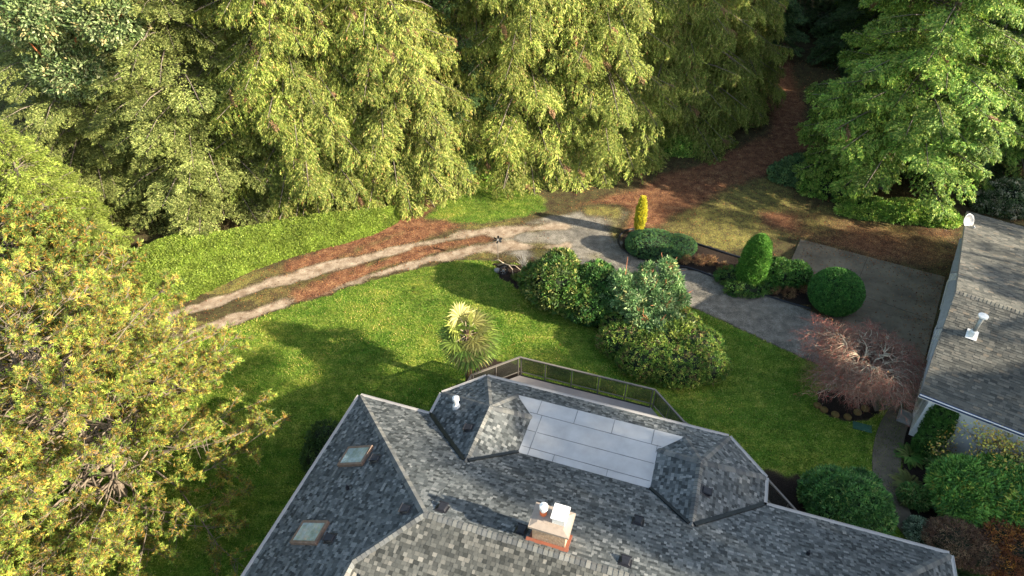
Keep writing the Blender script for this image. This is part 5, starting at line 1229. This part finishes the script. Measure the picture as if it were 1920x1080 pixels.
for i, (k_, x, y, s_) in enumerate(back): place(k_, 'fir_tree' if 'fir' in k_ else 'cedar_tree', 'tree deep in the wood beyond the front rows', x, y, s_, i * 1.7, 'trees deep in the wood')
for i, (k_, x, y, s_) in enumerate(east): place('openA' if i % 2 else 'openB', 'fir_tree', 'tall conifer in the shade belt east of the garage', x, y, s_, i * 1.3, 'shade trees east of the garage')
for k_ in list(protos):
    if not protos[k_][2]:
        for o in protos[k_][:2]: bpy.data.objects.remove(o)

def unique_pine(name, label, loc, fn, group=None):
    t = thing(name, label, 'tree', loc); (V, Fq, col), (Vw, Fw) = fn
    npmesh('crown', V, Fq, M['leaf'], t, col); npmesh('trunk', Vw, Fw, M['twig'], t); return t
GP_ = [(.15, .24, .035), (.26, .35, .05), (.42, .47, .08), (.07, .13, .022), (.58, .42, .09)]
unique_pine('pine_tree', 'big golden green pine with orange inner needles and pale branches in the lower left', (-15.5, 15.0, 0), pine(rg_(111), 10.0, 7.0, .5, 210, 72000, GP_, [3, 3, 2.6, 1.6, 1.0], blades=17, power=.62, bl_len=.105, bw=.014), None)
unique_pine('pine_tree', 'greener long shooted pine at the left edge above the golden pine', (-21.5, 22.8, 0), pine(rg_(112), 7.6, 5.0, .5, 140, 22000, [(.16, .24, .035), (.22, .30, .05), (.29, .34, .075), (.11, .17, .03)], None, blades=12, bl_len=.17, power=.62, bw=.026))
# arbutus at the top left, with bare red limbs
def big_arbutus(name, label, x, y, ls, seed, n):
    rng = np.random.default_rng(seed); t = thing(name, label, 'tree', (x, y, 0))
    V, Fq, col = shrub_mesh(rng, ls, n, 13, .30, .22, .09, [(.10, .15, .05), (.17, .22, .09), (.28, .30, .15), (.06, .10, .035), (.36, .30, .13)], [3, 4, 2, 3, .8], shell=.6, clumpvar=.3)
    npmesh('crown', V, Fq, M['leaf_gloss'], t, col); A = []; B = []; ra = []; rb = []
    for l in ls:
        l = np.array(l); hub = np.array([l[0] * .6, l[1] * .6, l[2] * .7]); A.append([0, 0, -.1]); B.append(hub); ra.append(.22); rb.append(.14)
        for q in range(10):
            e = l[:3] + nrm(rng.standard_normal(3)) * l[3:] * .9; m_ = (hub + e) / 2 + rng.standard_normal(3) * .3; A += [hub, m_]; B += [m_, e]; ra += [.10, .06]; rb += [.06, .02]
    Vs, Fs = tubes_np(A, B, ra, rb, 6); npmesh('trunk', Vs, Fs, M['red_bark'], t)
p = at0(170, 300)
big_arbutus('arbutus_tree', 'large arbutus with pale leaves and red limbs in the top left of the wood', p[0], p[1], lob(p, (150, 120, 8.5, 2.6, 2.2, 1.6), (110, 50, 10.5, 2.5, 2.2, 1.7), (215, 95, 9.0, 1.7, 1.6, 1.3), (60, 20, 12, 1.8, 1.6, 1.3), (200, 30, 11.5, 1.8, 1.6, 1.3)), 121, 4200)
# understorey beside the track, right group
und = [('dark green undergrowth mound at the bend of the track, left part', 1500, 335, 1.6, 1.3, 1.0, DK), ('bushy green undergrowth below the right hand cedars', 1560, 360, 1.7, 1.3, 1.1, GRN), ('low yellow green shrub in front of the bare cedar trunks', 1625, 400, 1.4, .8, .6, GRN), ('low leafy shrub right of the bare cedar trunks', 1690, 405, 1.5, .9, .6, GRN),
       ('low shrub at the leaf litter edge near the garage', 1745, 412, 1.2, .8, .6, GRN), ('white flowered evergreen shrub beyond the garage far eave', 1880, 390, 1.5, 1.3, 1.2, [(.10, .15, .06), (.18, .22, .12), (.05, .09, .03), (.45, .42, .30)]),
       ('green shrub clump at the foot of the cedars above the track', 1160, 300, 1.5, .8, .6, GRN), ('green shrub at the foot of the half shaded cedar', 1260, 282, 1.5, .9, .7, GRN),
        ('round holly like shrub in the dark gap behind the grass strip', 880, 325, 1.4, 1.1, 1.3, GRN)]
for i, (lab, px, py, a_, b2_, c_, cs) in enumerate(und):
    b0 = at0(px, py); shrub('undergrowth_shrub', lab, 'shrub', b0, [(0, 0, c_ * .5, a_, b2_, c_), (a_ * .6, -.3, c_ * .35, a_ * .6, b2_ * .7, c_ * .7), (-a_ * .7, .1, c_ * .3, a_ * .6, b2_ * .7, c_ * .6)], 800, 12, .16, .15, .07, cs, None, seed=300 + i, group='undergrowth shrubs at the wood edge')
# ivy covered bank
def ivy_bank():
    rng = np.random.default_rng(130)
    topp = [G2(*p) for p in [(238, 482), (300, 462), (350, 448), (430, 442), (500, 428), (580, 415), (680, 402), (760, 392), (745, 418), (700, 440), (640, 458), (560, 478), (480, 505), (415, 535), (365, 560), (300, 580), (255, 560)]]
    xs = [p[0] for p in topp]; ys = [p[1] for p in topp]; n = 150000
    x = rng.uniform(min(xs), max(xs), n * 2); y = rng.uniform(min(ys), max(ys), n * 2); d = poly_sd(x, y, topp); ok = d > 0; x = x[ok][:n]; y = y[ok][:n]; d = d[ok][:n]; n = len(x)
    h = 1.05 * (1 - np.exp(-d * 2.2)) * np.clip(.55 + (y - np.interp(x, [-22, -12, -6], [28, 31, 33])) * .22, .35, 1.1); h = h + (vnoise(x, y, .9, 41) - .5) * .14 + (vnoise(x, y, .3, 42) - .5) * .08
    P = np.stack([x, y, np.maximum(h, .02)], 1); D = rng.standard_normal((n, 3)) * [1, 1, .45] + [0, -.3, .1]; N = nrm(np.array([0, -.25, 1.]) + .5 * rng.standard_normal((n, 3)))
    V, Fq = leaf_quads(P, D, N, .10 * (.7 + .6 * rng.random(n)), .065, .4); tone = vnoise(x, y, .5, 43)
    col = palette(rng, n, [(.15, .225, .025), (.21, .28, .038), (.29, .35, .06), (.10, .15, .02)], [4, 4, 2, 1.5], .2) * (.75 + .5 * tone[:, None])
    # body under the leaves
    g_ = .35; gx_ = np.arange(min(xs), max(xs), g_); gy_ = np.arange(min(ys), max(ys), g_); X, Y = np.meshgrid(gx_, gy_); d = poly_sd(X.ravel(), Y.ravel(), topp)
    hh = 1.05 * (1 - np.exp(-np.maximum(d, 0) * 2.2)) * np.clip(.55 + (Y.ravel() - np.interp(X.ravel(), [-22, -12, -6], [28, 31, 33])) * .22, .35, 1.1) - .13
    Vg = np.stack([X.ravel(), Y.ravel(), np.where(d > 0, hh, -.2)], 1); nn = len(gx_); I, J = np.meshgrid(np.arange(nn - 1), np.arange(len(gy_) - 1)); a0_ = (J * nn + I).ravel(); Fg = np.stack([a0_, a0_ + 1, a0_ + nn + 1, a0_ + nn], 1)
    t = thing('ivy_bank', 'long bright green ivy bank between the wood and the rutted track', 'ground cover', (0, 0, 0)); t['kind'] = 'stuff'
    del t['label']; del t['category']; bpy.data.objects.remove(t)
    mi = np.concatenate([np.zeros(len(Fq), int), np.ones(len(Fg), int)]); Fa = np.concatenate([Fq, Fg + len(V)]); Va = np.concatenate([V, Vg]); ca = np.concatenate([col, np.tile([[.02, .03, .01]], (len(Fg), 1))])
    o = npmesh('ivy_bank', Va, Fa, [M['leaf'], M['core']], None, ca, mi); tag(o, 'long bright green ivy bank between the wood and the rutted track', 'ground cover', kind='stuff')
ivy_bank()
